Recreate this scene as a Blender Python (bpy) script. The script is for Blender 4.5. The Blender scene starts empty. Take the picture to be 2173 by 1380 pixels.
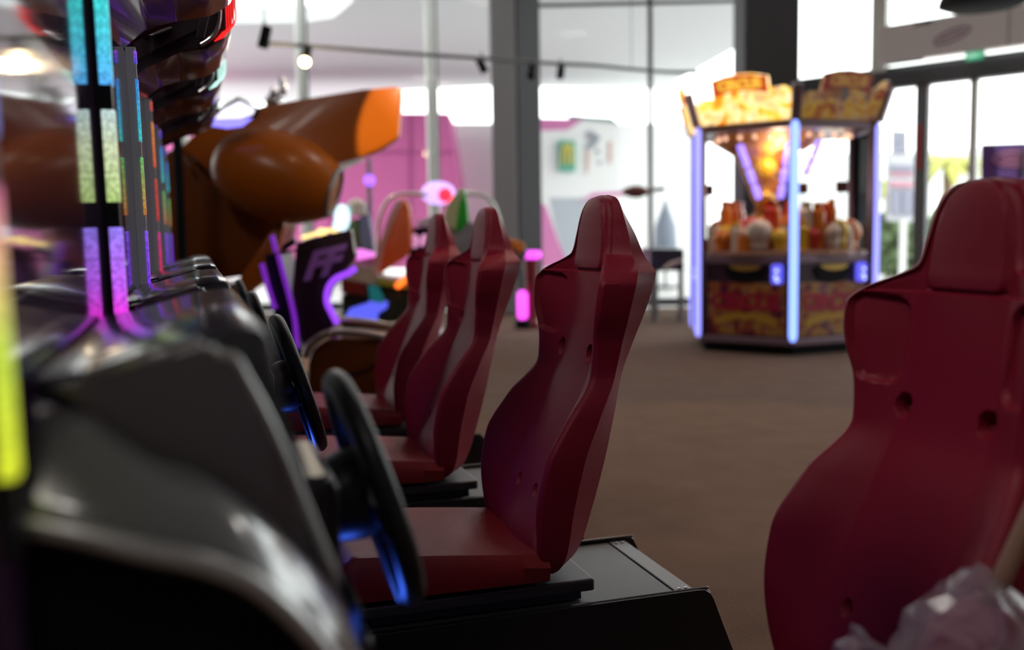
import bpy, bmesh, math, random
from mathutils import Vector, Matrix
random.seed(7)
S = bpy.context.scene
COL = S.collection
PI = math.pi

# ------------------------------------------------------------------ camera frame
FPX, IW, IH = 2112.8, 2173.0, 1380.0
CAM = Vector((0, 0, 1.12))
psi, pit, rol = math.radians(17.6), math.radians(5.35), math.radians(0.9)
FW = Vector((math.sin(psi) * math.cos(pit), math.cos(psi) * math.cos(pit), -math.sin(pit)))
R0 = Vector((math.cos(psi), -math.sin(psi), 0))
U0 = R0.cross(FW)
RT = R0 * math.cos(rol) - U0 * math.sin(rol)
UP = R0 * math.sin(rol) + U0 * math.cos(rol)
FH = Vector((math.sin(psi), math.cos(psi), 0))          # horizontal forward
RH = Vector((math.cos(psi), -math.sin(psi), 0))         # horizontal right


def at(px, py, d):
    """point of the place seen at a pixel of the photograph, at depth d metres"""
    return CAM + (FW + RT * ((px - IW / 2) / FPX) - UP * ((py - IH / 2) / FPX)) * d


def aty(px, py, Y):
    r = FW + RT * ((px - IW / 2) / FPX) - UP * ((py - IH / 2) / FPX)
    return CAM + r * ((Y - CAM.y) / r.y)


def atz(px, py, z):
    r = FW + RT * ((px - IW / 2) / FPX) - UP * ((py - IH / 2) / FPX)
    return CAM + r * ((z - CAM.z) / r.z)


# ------------------------------------------------------------------ materials
MATS = {}


def mat(name, col, rough=.5, metal=0., emit=None, es=1., coat=0., spec=.5, bump=0., bscale=200., trans=0., alpha=1.,
        noise=None, nscale=8., sheen=0.):
    if name in MATS:
        return MATS[name]
    m = bpy.data.materials.new(name)
    m.use_nodes = True
    nt = m.node_tree
    b = nt.nodes['Principled BSDF']
    b.inputs['Base Color'].default_value = (*col, 1)
    b.inputs['Roughness'].default_value = rough
    b.inputs['Metallic'].default_value = metal
    b.inputs['Coat Weight'].default_value = coat
    b.inputs['Coat Roughness'].default_value = .06
    b.inputs['Specular IOR Level'].default_value = spec
    b.inputs['Transmission Weight'].default_value = trans
    b.inputs['Alpha'].default_value = alpha
    b.inputs['Sheen Weight'].default_value = sheen
    if emit:
        b.inputs['Emission Color'].default_value = (*emit, 1)
        b.inputs['Emission Strength'].default_value = es
    if noise or bump:
        tc = nt.nodes.new('ShaderNodeTexCoord')
    if noise:
        n = nt.nodes.new('ShaderNodeTexNoise')
        n.inputs['Scale'].default_value = nscale
        n.inputs['Detail'].default_value = 5
        nt.links.new(tc.outputs['Object'], n.inputs['Vector'])
        mx = nt.nodes.new('ShaderNodeMix')
        mx.data_type = 'RGBA'
        mx.inputs[6].default_value = (*col, 1)
        mx.inputs[7].default_value = (*noise, 1)
        nt.links.new(n.outputs['Fac'], mx.inputs[0])
        nt.links.new(mx.outputs[2], b.inputs['Base Color'])
    if bump:
        n2 = nt.nodes.new('ShaderNodeTexNoise')
        n2.inputs['Scale'].default_value = bscale
        n2.inputs['Detail'].default_value = 3
        nt.links.new(tc.outputs['Object'], n2.inputs['Vector'])
        bp = nt.nodes.new('ShaderNodeBump')
        bp.inputs['Strength'].default_value = bump
        bp.inputs['Distance'].default_value = .002
        nt.links.new(n2.outputs['Fac'], bp.inputs['Height'])
        nt.links.new(bp.outputs['Normal'], b.inputs['Normal'])
    MATS[name] = m
    return m


def emis(name, col, es):
    return mat(name, (col[0] * .3, col[1] * .3, col[2] * .3), rough=.5, emit=col, es=es)


def glass(name, tint=(1, 1, 1), refl=.06):
    if name in MATS:
        return MATS[name]
    m = bpy.data.materials.new(name)
    m.use_nodes = True
    nt = m.node_tree
    nt.nodes.clear()
    out = nt.nodes.new('ShaderNodeOutputMaterial')
    tr = nt.nodes.new('ShaderNodeBsdfTransparent')
    tr.inputs[0].default_value = (*tint, 1)
    gl = nt.nodes.new('ShaderNodeBsdfGlossy')
    gl.inputs['Roughness'].default_value = .02
    mx = nt.nodes.new('ShaderNodeMixShader')
    lw = nt.nodes.new('ShaderNodeLayerWeight')
    lw.inputs['Blend'].default_value = refl * 2
    nt.links.new(lw.outputs['Fresnel'], mx.inputs[0])
    nt.links.new(tr.outputs[0], mx.inputs[1])
    nt.links.new(gl.outputs[0], mx.inputs[2])
    nt.links.new(mx.outputs[0], out.inputs[0])
    MATS[name] = m
    return m


def ramp_mat(name, stops, axis='Z', emit=0., rough=.5, base=1., vor=0.):
    """colour bands along the thing's own height (coloured LEDs, printed art)"""
    if name in MATS:
        return MATS[name]
    m = bpy.data.materials.new(name)
    m.use_nodes = True
    nt = m.node_tree
    b = nt.nodes['Principled BSDF']
    tc = nt.nodes.new('ShaderNodeTexCoord')
    sx = nt.nodes.new('ShaderNodeSeparateXYZ')
    nt.links.new(tc.outputs['Generated'], sx.inputs[0])
    cr = nt.nodes.new('ShaderNodeValToRGB')
    while len(cr.color_ramp.elements) < len(stops):
        cr.color_ramp.elements.new(.5)
    for e, (p, c) in zip(cr.color_ramp.elements, stops):
        e.position = p
        e.color = (*c, 1)
    nt.links.new(sx.outputs[axis], cr.inputs[0])
    b.inputs['Roughness'].default_value = rough
    src = cr.outputs[0]
    if vor:                                                     # moulded hexagon lens over the LEDs
        v = nt.nodes.new('ShaderNodeTexVoronoi')
        v.inputs['Scale'].default_value = vor
        nt.links.new(tc.outputs['Object'], v.inputs['Vector'])
        mr = nt.nodes.new('ShaderNodeMapRange')
        mr.inputs[1].default_value = 0
        mr.inputs[2].default_value = .7
        mr.inputs[3].default_value = 1.25
        mr.inputs[4].default_value = .6
        nt.links.new(v.outputs['Distance'], mr.inputs[0])
        ml = nt.nodes.new('ShaderNodeMath')
        ml.operation = 'MULTIPLY'
        ml.inputs[1].default_value = emit
        nt.links.new(mr.outputs[0], ml.inputs[0])
        nt.links.new(ml.outputs[0], b.inputs['Emission Strength'])
    else:
        b.inputs['Emission Strength'].default_value = emit
    if base:
        nt.links.new(src, b.inputs['Base Color'])
    else:
        b.inputs['Base Color'].default_value = (.02, .02, .02, 1)
    if emit:
        nt.links.new(src, b.inputs['Emission Color'])
    MATS[name] = m
    return m


def art_mat(name, cols, scale=6., emit=0., rough=.4, dist=1.5):
    """busy printed circus artwork: warped noise through a colour ramp"""
    if name in MATS:
        return MATS[name]
    m = bpy.data.materials.new(name)
    m.use_nodes = True
    nt = m.node_tree
    b = nt.nodes['Principled BSDF']
    tc = nt.nodes.new('ShaderNodeTexCoord')
    n = nt.nodes.new('ShaderNodeTexNoise')
    n.inputs['Scale'].default_value = scale
    n.inputs['Detail'].default_value = 2.5
    n.inputs['Distortion'].default_value = dist
    nt.links.new(tc.outputs['Object'], n.inputs['Vector'])
    cr = nt.nodes.new('ShaderNodeValToRGB')
    k = len(cols)
    while len(cr.color_ramp.elements) < k:
        cr.color_ramp.elements.new(.5)
    for i, (e, c) in enumerate(zip(cr.color_ramp.elements, cols)):
        e.position = .30 + .40 * i / (k - 1)
        e.color = (*c, 1)
    nt.links.new(n.outputs['Fac'], cr.inputs[0])
    nt.links.new(cr.outputs[0], b.inputs['Base Color'])
    b.inputs['Roughness'].default_value = rough
    if emit:
        nt.links.new(cr.outputs[0], b.inputs['Emission Color'])
        b.inputs['Emission Strength'].default_value = emit
    MATS[name] = m
    return m


RED = mat('red_plastic', (.265, .006, .027), rough=.5, bump=.35, bscale=420., spec=.33)
REDC = mat('red_cushion', (.27, .010, .014), rough=.42, bump=.5, bscale=300.)
HOLE = mat('hole_dark', (.03, .004, .006), rough=.6)
BLACK = mat('black_plastic', (.012, .012, .014), rough=.35)
MATTE = mat('matte_black', (.006, .006, .008), rough=.8, spec=.2)
RUBBER = mat('wheel_rubber', (.010, .010, .013), rough=.38)
STEEL = mat('brushed_steel', (.16, .16, .165), rough=.38, metal=.6)
PLATE = mat('black_metal_plate', (.035, .036, .04), rough=.4, spec=.6)
DECK = mat('platform_deck', (.05, .054, .058), rough=.42, spec=.6, noise=(.07, .072, .075), nscale=30.)
CHROME = mat('chrome', (.55, .55, .57), rough=.12, metal=1.)
DASH = mat('gunmetal_dash', (.075, .075, .085), rough=.2, coat=.45, metal=.3)
SMOKE = mat('gunmetal_gloss', (.24, .24, .245), rough=.2, coat=.7, spec=.8, metal=.3)
SMOKE2 = mat('gunmetal_panel', (.15, .125, .145), rough=.2, coat=.6, spec=.8, metal=.2)
SILVER = mat('silver_plastic', (.72, .72, .72), rough=.3, metal=.7, coat=.4)
HOODM = mat('plum_chrome_plastic', (.034, .016, .022), rough=.2, metal=.05, coat=.4)
ACRYL = mat('grey_acrylic', (.34, .34, .36), rough=.3, coat=.3, emit=(.9, .9, 1.), es=.05)  # faint glow added so the strip faces no light reaches read grey
SCREEN = mat('screen_glass', (.006, .006, .008), rough=.055, spec=.55, coat=.3, emit=(.35, .12, .4), es=.012)
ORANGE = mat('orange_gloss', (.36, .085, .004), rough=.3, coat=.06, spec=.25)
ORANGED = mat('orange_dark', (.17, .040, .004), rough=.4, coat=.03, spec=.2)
PURPLE = emis('purple_neon', (.34, .06, 1.), 1.15)
PURPLE2 = emis('purple_neon_dim', (.30, .03, .75), .55)
MAGENTA = emis('magenta_neon', (.95, .08, .95), 2.0)
BLUELED = emis('blue_led', (.16, .16, 1.), 2.4)
WHITEL = emis('white_lamp', (1, .96, .9), 7.)
WARML = emis('warm_lamp', (1., .72, .38), 14.)
CARPET = None

# ------------------------------------------------------------------ objects
LOC = {}


def tag(o, label=None, cat=None, group=None, kind=None):
    if label: o['label'] = label
    if cat: o['category'] = cat
    if group: o['group'] = group
    if kind: o['kind'] = kind
    return o


def thing(name, label, cat, loc=(0, 0, 0), group=None):
    o = bpy.data.objects.new(name, None)
    o.empty_display_size = .1
    COL.objects.link(o)
    o.location = loc
    LOC[o.name] = Vector(loc)
    return tag(o, label, cat, group)


def obj(name, bm, m, parent=None, smooth=False, loc=None, angle=None):
    """one mesh object; bm is in place coordinates"""
    base = LOC[parent.name] if parent else Vector(loc or (0, 0, 0))
    bmesh.ops.translate(bm, vec=-base, verts=bm.verts)
    bmesh.ops.recalc_face_normals(bm, faces=bm.faces)
    me = bpy.data.meshes.new(name)
    bm.to_mesh(me)
    bm.free()
    me.materials.append(m)
    if smooth:
        for p in me.polygons:
            p.use_smooth = True
        if angle:
            me.set_sharp_from_angle(angle=math.radians(angle))
    o = bpy.data.objects.new(name, me)
    COL.objects.link(o)
    if parent:
        o.parent = parent
    else:
        o.location = base
    LOC[o.name] = base
    return o


def struct(name, bm, m, parent=None, **k):
    o = obj(name, bm, m, parent, **k)
    if not parent:
        o['kind'] = 'structure'
    return o


def copy_tree(o, parent=None, off=None):
    c = o.copy()
    COL.objects.link(c)
    LOC[c.name] = LOC[o.name]
    if parent:
        c.parent = parent
    if off is not None:
        c.location = Vector(o.location) + Vector(off)
        LOC[c.name] = Vector(c.location)
    for ch in list(o.children):
        copy_tree(ch, c)
    return c


# ------------------------------------------------------------------ bmesh helpers
def NB():
    return bmesh.new()


def box(bm, lo, hi, bev=0., seg=2, mtx=None):
    r = bmesh.ops.create_cube(bm, size=1)
    vs = r['verts']
    for v in vs:
        v.co = Vector((lo[i] + (v.co[i] + .5) * (hi[i] - lo[i]) for i in range(3)))
    if bev:
        es = list({e for v in vs for e in v.link_edges})
        rr = bmesh.ops.bevel(bm, geom=es, offset=bev, segments=seg, affect='EDGES', profile=.5)
        vs = list({v for f in rr['faces'] for v in f.verts} | {v for v in vs if v.is_valid})
    if mtx:
        bmesh.ops.transform(bm, matrix=mtx, verts=[v for v in vs if v.is_valid])
    return bm


def obox(bm, c, ax, ay, az, sx, sy, sz, bev=0.):
    """oriented box: centre c, axes, full sizes"""
    b2 = NB()
    box(b2, (-sx / 2, -sy / 2, -sz / 2), (sx / 2, sy / 2, sz / 2), bev)
    M = Matrix((ax, ay, az)).transposed().to_4x4()
    M.translation = Vector(c)
    bmesh.ops.transform(b2, matrix=M, verts=b2.verts)
    return join(bm, b2)


def join(bm, b2):
    me = bpy.data.meshes.new('tmp')
    b2.to_mesh(me)
    b2.free()
    bm.from_mesh(me)
    bpy.data.meshes.remove(me)
    return bm


def prism(bm, pts, vec, bev=0., seg=2):
    """closed outline pts swept along vec"""
    b2 = NB()
    vec = Vector(vec)
    a = [b2.verts.new(Vector(p)) for p in pts]
    c = [b2.verts.new(Vector(p) + vec) for p in pts]
    n = len(pts)
    b2.faces.new(a)
    b2.faces.new(c[::-1])
    for i in range(n):
        b2.faces.new((a[i], c[i], c[(i + 1) % n], a[(i + 1) % n]))
    if bev:
        bmesh.ops.bevel(b2, geom=list(b2.edges), offset=bev, segments=seg, affect='EDGES', profile=.5)
    return join(bm, b2)


def slab(bm, pix, d, depth, bev=0., dirv=None):
    return prism(bm, [at(x, y, d) for x, y in pix], (dirv or FH) * depth, bev)


def tube(bm, pts, r, n=10, closed=False, taper=None):
    pts = [Vector(p) for p in pts]
    N = len(pts)
    rings = []
    up = Vector((0, 0, 1))
    prev = None
    for i, p in enumerate(pts):
        if closed:
            t = pts[(i + 1) % N] - pts[i - 1]
        else:
            t = pts[min(i + 1, N - 1)] - pts[max(i - 1, 0)]
        t.normalize()
        if prev is None:
            a = t.cross(up)
            if a.length < 1e-3: a = t.cross(Vector((1, 0, 0)))
        else:
            a = prev - t * prev.dot(t)
        a.normalize()
        prev = a
        b = t.cross(a)
        rr = r if taper is None else taper[i]
        rings.append([bm.verts.new(p + (a * math.cos(2 * PI * k / n) + b * math.sin(2 * PI * k / n)) * rr) for k in range(n)])
    for i in range(N if closed else N - 1):
        A, B = rings[i], rings[(i + 1) % N]
        for k in range(n):
            bm.faces.new((A[k], A[(k + 1) % n], B[(k + 1) % n], B[k]))
    if not closed:
        bm.faces.new(rings[0][::-1])
        bm.faces.new(rings[-1])
    return bm


def lathe(bm, prof, o, axis=(0, 0, 1), n=28):
    """prof: (radius, distance along axis)"""
    axis = Vector(axis).normalized()
    a = axis.cross(Vector((0, 1, 0)))
    if a.length < 1e-2: a = axis.cross(Vector((1, 0, 0)))
    a.normalize()
    b = axis.cross(a)
    o = Vector(o)
    rings = []
    for r, h in prof:
        r = max(r, 1e-4)
        rings.append([bm.verts.new(o + axis * h + (a * math.cos(2 * PI * k / n) + b * math.sin(2 * PI * k / n)) * r) for k in range(n)])
    for A, B in zip(rings, rings[1:]):
        for k in range(n):
            bm.faces.new((A[k], A[(k + 1) % n], B[(k + 1) % n], B[k]))
    bm.faces.new(rings[0][::-1])
    bm.faces.new(rings[-1])
    return bm


def ball(bm, c, rx, ry=None, rz=None, u=20, v=12):
    r = bmesh.ops.create_uvsphere(bm, u_segments=u, v_segments=v, radius=1)
    for q in r['verts']:
        q.co = Vector((c[0] + q.co.x * rx, c[1] + q.co.y * (ry or rx), c[2] + q.co.z * (rz or rx)))
    return bm


def spline(pts, n=8):
    pts = [Vector(p) for p in pts]
    out = []
    for i in range(len(pts) - 1):
        p0, p1, p2, p3 = pts[max(i - 1, 0)], pts[i], pts[i + 1], pts[min(i + 2, len(pts) - 1)]
        for k in range(n):
            t = k / n
            out.append(.5 * ((2 * p1) + (p2 - p0) * t + (2 * p0 - 5 * p1 + 4 * p2 - p3) * t * t + (3 * p1 - p0 - 3 * p2 + p3) * t ** 3))
    out.append(pts[-1])
    return out


def text_bm(s, size, origin, xdir, ydir, depth=.004, align='CENTER', shear=0., bold=0.):
    cu = bpy.data.curves.new('t', 'FONT')
    cu.body = s
    cu.size = size
    cu.align_x = align
    cu.align_y = 'CENTER'
    cu.extrude = depth
    cu.shear = shear
    cu.offset = bold
    o = bpy.data.objects.new('t', cu)
    COL.objects.link(o)
    dg = bpy.context.evaluated_depsgraph_get()
    me = bpy.data.meshes.new_from_object(o.evaluated_get(dg))
    bm = NB()
    bm.from_mesh(me)
    bpy.data.meshes.remove(me)
    bpy.data.objects.remove(o)
    bpy.data.curves.remove(cu)
    x = Vector(xdir).normalized()
    y = Vector(ydir).normalized()
    z = x.cross(y)
    M = Matrix((x, y, z)).transposed().to_4x4()
    M.translation = Vector(origin)
    bmesh.ops.transform(bm, matrix=M, verts=bm.verts)
    return bm


def pchip(xs, ys):
    n = len(xs)
    h = [xs[i + 1] - xs[i] for i in range(n - 1)]
    d = [(ys[i + 1] - ys[i]) / h[i] for i in range(n - 1)]
    m = [0.] * n
    m[0], m[-1] = d[0], d[-1]
    for i in range(1, n - 1):
        if d[i - 1] * d[i] > 0:
            w1, w2 = 2 * h[i] + h[i - 1], h[i] + 2 * h[i - 1]
            m[i] = (w1 + w2) / (w1 / d[i - 1] + w2 / d[i])

    def f(x):
        x = min(max(x, xs[0]), xs[-1])
        i = 0
        while i < n - 2 and x > xs[i + 1]: i += 1
        t = (x - xs[i]) / h[i]
        return ((2 * t ** 3 - 3 * t * t + 1) * ys[i] + (t ** 3 - 2 * t * t + t) * h[i] * m[i]
                + (-2 * t ** 3 + 3 * t * t) * ys[i + 1] + (t ** 3 - t * t) * h[i] * m[i + 1])
    return f


def sstep(a, b, x):
    t = min(max((x - a) / (b - a), 0), 1)
    return t * t * (3 - 2 * t)


def rbox(u, v, hu, hv, r):
    qx, qy = abs(u) - hu + r, abs(v) - hv + r
    return math.hypot(max(qx, 0), max(qy, 0)) + min(max(qx, qy), 0) - r


# ================================================================== RACING SEATS
YC = 2.32


def seat_shell():
    zk = [.318, .335, .37, .47, .585, .69, .79, .86, .93, .995, 1.02, 1.033, 1.046, 1.065, 1.11, 1.16, 1.185, 1.200, 1.207]
    T = dict(
        xc=[.745, .735, .735, .760, .803, .850, .892, .906, .917, .927, .930, .931, .932, .935, .940, .946, .951, .957, .968],
        hp=[.12, .125, .13, .13, .122, .112, .106, .103, .102, .101, .101, .100, .100, .099, .095, .082, .066, .045, .012],
        hr=[.17, .20, .225, .243, .250, .236, .200, .205, .228, .236, .212, .186, .155, .122, .110, .096, .079, .056, .018],
        xr=[.740, .728, .722, .714, .732, .795, .868, .872, .868, .875, .890, .903, .920, .936, .945, .952, .957, .963, .972],
        hb=[.165, .19, .205, .218, .224, .214, .196, .208, .226, .238, .238, .224, .200, .182, .156, .124, .101, .074, .022],
        xb=[.785, .808, .834, .866, .897, .926, .957, .979, 1.001, 1.018, 1.023, 1.023, 1.021, 1.017, 1.008, .994, .990, .985, .978])
    F = {k: pchip(zk, v) for k, v in T.items()}
    zs = []
    z = zk[0]
    while z < zk[-1] - .0005:
        zs.append(z)
        z += .004 if (.80 < z < .86 or 1.0 < z < 1.075) else (.003 if z > 1.17 else .0065)
    zs.append(zk[-1])
    bm = NB()
    rows = []
    for z in zs:
        g = {k: f(z) for k, f in F.items()}
        half = []
        n1, n2 = 22, 20
        for i in range(n1):
            t = i / n1
            half.append((g['hp'] * t, g['xc'] + .004 * t * t))
        p1 = (g['hp'], g['xc'] + .004)
        r1 = (g['hr'] - .016, g['xr'])
        for i in range(n2):
            t = i / n2
            e = sstep(0, 1, t)
            half.append((p1[0] + (r1[0] - p1[0]) * t, p1[1] + (r1[1] - p1[1]) * (.55 * t + .45 * e)))
        r2 = (g['hr'], g['xr'] + .014)
        for i in range(4):
            a = i / 4 * PI / 2
            half.append((r1[0] + (r2[0] - r1[0]) * math.sin(a), r1[1] + (r2[1] - r1[1]) * (1 - math.cos(a))))
        xo = r2[1] + .52 * (g['xb'] - r2[1])
        ho = max((g['hr'] + g['hb']) / 2, 0) + .010
        for i in range(6):
            t = i / 6
            half.append((r2[0] + (ho - r2[0]) * t, r2[1] + (xo - r2[1]) * t))
        bb = (max(g['hb'] - .028, .008), g['xb'])
        for i in range(6):
            t = i / 6
            half.append((ho + (bb[0] - ho) * t, xo + (bb[1] - xo) * t))
        for i in range(7):
            t = i / 6
            half.append((bb[0] * (1 - t), bb[1] + .018 * sstep(0, 1, t)))
        ring = half + [(-u, x) for u, x in half[-2:0:-1]]
        nf = n1 + n2
        row = []
        tot = len(ring)
        for j, (u, x) in enumerate(ring):
            front = j < nf or j > tot - nf
            if front:
                a = abs(u)
                # harness holes
                d = math.hypot((a - .095) / .019, (z - .822) / .023)
                x += .024 * (1 - sstep(.72, 1.05, d))
                d = math.hypot((a - .062) / .011, (z - .49) / .017)
                x += .014 * (1 - sstep(.6, 1.05, d))
                # raised head pad with a moulded step round it
                if z > .985:
                    pad = rbox(a, z - 1.118, max(g['hp'] - .014, .001), .094, .02)
                    x += .007 * sstep(-.004, .004, pad) if z > 1.02 else 0
                    x += .005 * max(0, 1 - abs(z - 1.024) / .005) * (1 if a < g['hp'] - .012 else 0)
                # wing recess
                if a > g['hp'] * .9:
                    rec = rbox(a - (g['hp'] + g['hr']) / 2 - .004, z - .935 - .12 * (a - .16), (g['hr'] - g['hp']) / 2 - .006, .078, .034)
                    x += .013 * (1 - sstep(-.008, .002, rec))
            row.append(bm.verts.new((x, YC + u, z)))
        rows.append(row)
    n = len(rows[0])
    for A, B in zip(rows, rows[1:]):
        for k in range(n):
            bm.faces.new((A[k], A[(k + 1) % n], B[(k + 1) % n], B[k]))
    bm.faces.new(rows[0][::-1])
    bm.faces.new(rows[-1])
    return bm


def seat_cushion():
    bm = NB()
    nx, ny = 26, 25
    top = []
    for i in range(nx + 1):
        t = i / nx
        x = .262 + t * .485
        row = []
        for j in range(ny + 1):
            s = j / ny * 2 - 1
            y = YC + s * (.232 - .012 * (1 - t))
            z = .424 - .042 * t + .012 * math.sin(PI * (1 - t)) * .3
            z -= .024 * (1 - s * s) ** 1 * (.35 + .65 * t)              # dished middle
            z -= .030 * sstep(.88, 1, abs(s)) ** 2                      # rounded sides
            z -= .035 * (1 - sstep(0, .09, t)) ** 2                     # rounded front
            row.append(bm.verts.new((x, y, z)))
        top.append(row)
    bot = []
    for i in range(nx + 1):
        t = i / nx
        bot.append([bm.verts.new((.270 + t * .477, YC + (j / ny * 2 - 1) * (.222 - .012 * (1 - t)), .318)) for j in range(ny + 1)])
    for i in range(nx):
        for j in range(ny):
            bm.faces.new((top[i][j], top[i + 1][j], top[i + 1][j + 1], top[i][j + 1]))
            bm.faces.new((bot[i][j], bot[i][j + 1], bot[i + 1][j + 1], bot[i + 1][j]))
    def side(a, b):
        for k in range(len(a) - 1):
            bm.faces.new((a[k], a[k + 1], b[k + 1], b[k]))
    side([r[0] for r in top], [r[0] for r in bot])
    side([r[-1] for r in top], [r[-1] for r in bot])
    side(top[0], bot[0])
    side(top[-1], bot[-1])
    return bm


SEATLAB = ['red bucket seat cut off by the right edge of the photo, nearest of all',
           'red bucket seat in the middle in sharp focus, showing its whole black platform behind it',
           'red bucket seat just behind the sharply focused one, third nearest in the row',
           'farthest red bucket seat of the row, smallest and mostly hidden by the seat before it']
SG = 'red bucket seats along the racing machines'
st = thing('racing_chair', SEATLAB[1], 'seat', (.8, YC, 0), SG)
sh = obj('seat_shell', seat_shell(), RED, st, smooth=True, angle=24)
cu_ = obj('seat_cushion', seat_cushion(), REDC, st, smooth=True, angle=50)
bm = NB(); box(bm, (.30, YC - .20, .272), (.868, YC + .20, .302), .006)
box(bm, (.34, YC - .17, .245), (.845, YC + .17, .274), .002)
sl = obj('slider_plate', bm, PLATE, st)
# seat hull under the cushion back, closes shell to plate
bm = NB(); box(bm, (.44, YC - .16, .300), (.77, YC + .16, .330), .008)
obj('seat_bracket', bm, BLACK, st)
# platform: deck, two side panels, end strip, end panel
bm = NB(); box(bm, (.16, YC - .213, .20), (1.075, YC + .213, .243), .002)
pd = obj('platform_deck', bm, DECK, st)
bm = NB(); box(bm, (1.079, YC - .213, .19), (1.128, YC + .213, .2445), .003)
es = obj('end_strip', bm, STEEL, st)
for s in (-1, 1):
    y0 = YC + s * .214
    prof = [(.13, .0), (1.255, .0), (1.165, .225), (1.158, .240), (1.144, .250), (1.125, .252), (.13, .252)]
    bm = NB()
    prism(bm, [(x, y0, z) for x, z in prof], (0, s * .018, 0), .003)
    obj('side_panel', bm, BLACK, st)
    bm = NB()
    tube(bm, spline([(.80, y0 + s * .006, .2515), (1.125, y0 + s * .006, .2515), (1.147, y0 + s * .006, .248), (1.160, y0 + s * .006, .238)], 5), .0035, 8)
    obj('edge_trim', bm, STEEL, st, smooth=True)
bm = NB(); prism(bm, [(1.13, YC - .213, .225), (1.15, YC - .213, .21), (1.235, YC - .213, .0), (1.13, YC - .213, .0)], (0, .426, 0))
obj('end_panel', bm, BLACK, st)
for yy in (-.19, .19):
    for xx in (1.094, 1.112):
        bm = NB(); lathe(bm, [(.005, 0), (.005, .002), (.003, .003)], (xx, YC + yy, .2445), (0, 0, 1), 10)
        obj('screw', bm, CHROME, st)


def slide(root, dx, dz):
    for ch in root.children:
        n = ch.name.split('.')[0]
        if n in ('seat_shell', 'seat_cushion', 'slider_plate', 'seat_bracket'):
            ch.location = Vector((dx, 0, 0))
            if n == 'seat_shell': ch.location.z = dz
            if n == 'seat_cushion' and dz: ch.location.z = dz - .05


for k, dx, dz, lab in ((-1, .255, -.012, SEATLAB[0]), (1, -.005, 0, SEATLAB[2]), (2, .058, 0, SEATLAB[3])):
    c = copy_tree(st, None, (0, k, 0))
    c['label'] = lab
    slide(c, dx, dz)

# ================================================================== RACING CONSOLES
CG = 'dash consoles with steering wheels'
CLAB = ['glossy grey racing dash console filling the bottom left corner, nearest of all',
        'glossy grey racing dash console standing second nearest along the row of screens',
        'glossy grey racing dash console third along the row, only its top showing',
        'farthest glossy grey racing dash console of the row, a sliver beside the dark orange hull']
BLUEM = emis('column_blue', (.03, .10, 1.), 3.)
con = thing('racing_console', CLAB[0], 'arcade console', (0, 1.3, 0), CG)
YN = .872
sw = [Vector((-.128, YN, .992)), Vector((-.083, YN, .98)), Vector((-.063, YN, .961)), Vector((-.049, YN, .946)), Vector((-.012, YN, .929)),
      Vector((.018, YN, .908)), Vector((.063, YN, .862)), Vector((.102, YN, .811))]
swc = spline(sw[1:], 5)
# main hood of the console
prof = [(-.135, .0), (-.135, 1.005), (-.09, 1.010), (.002, 1.036), (.048, 1.040), (.058, 1.036), (.063, 1.024), (.068, .955), (.112, .812), (.128, .745), (.150, .60),
        (.150, .40), (.06, .30), (.06, .0)]
bm = NB(); prism(bm, [(x, .905, z) for x, z in prof], (0, .705, 0), .008)
obj('dash_body', bm, DASH, con, smooth=True, angle=35)
# near and far inset side panels
def side_panel(s):
    y = YN if s < 0 else 2.515 - YN
    outl = [Vector((-.118, y, 1.000)), Vector((-.09, y, 1.006)), Vector((.003, y, 1.031)), Vector((.009, y, 1.028)), Vector((.014, y, 1.021)),
            Vector((.027, y, 1.018)), Vector((.034, y, 1.008)), Vector((.062, y, .944)), Vector((.108, y, .812))]
    low = [Vector((p.x, y, p.z)) for p in swc[::-1]]
    b = NB(); prism(b, outl + low[1:], (0, .034 * (-s), 0), .0035)
    return b
obj('side_window', side_panel(-1), SMOKE2, con, smooth=True, angle=35)
obj('side_window', side_panel(1), SMOKE2, con, smooth=True, angle=35)
# bright mouldings on the panel's upper edges
bm = NB()
tube(bm, [(-.092, YN + .004, 1.007), (-.04, YN + .004, 1.021), (.002, YN + .004, 1.032)], .0042, 8)
tube(bm, spline([(.010, YN, 1.028), (.014, YN, 1.021), (.028, YN, 1.017), (.036, YN, 1.004), (.063, YN, .943), (.110, YN, .808)], 6), .0038, 8)
obj('edge_moulding', bm, SILVER, con, smooth=True)
# flared fender below the panel down to the rim
rim = spline([(-.135, .808, .908), (-.094, .80, .898), (-.048, .795, .881), (-.008, .795, .867), (.028, .795, .848), (.056, .797, .821), (.077, .80, .794), (.094, .805, .768), (.112, .815, .73), (.125, .83, .69)], 5)
rim = [Vector((p.x * .955, p.y * .955, 1.12 - (1.12 - p.z) * .955)) if p.z > .72 else p for p in rim]
def fender(s):
    b = NB()
    n = 44
    A, Bc = [], []
    def samp(c, t):
        f = t * (len(c) - 1); i = min(int(f), len(c) - 2); return c[i].lerp(c[i + 1], f - i)
    up = [Vector((-.128, YN, .992))] + swc + [Vector((.112, YN, .79)), Vector((.126, YN, .74)), Vector((.135, YN, .69))]
    prev = None
    for i in range(n + 1):
        a, c = samp(up, i / n), samp(rim, i / n)
        row = []
        for k in range(9):
            t = k / 8
            p = a.lerp(c, t)
            p.z += .020 * math.sin(PI * t) * (1 - .4 * i / n)
            p.x += .006 * math.sin(PI * t)
            y = p.y if s < 0 else 2.515 - p.y
            row.append(b.verts.new((p.x, y, p.z)))
        if prev:
            for k in range(8):
                b.faces.new((prev[k], row[k], row[k + 1], prev[k + 1]))
        prev = row
    return b
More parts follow.
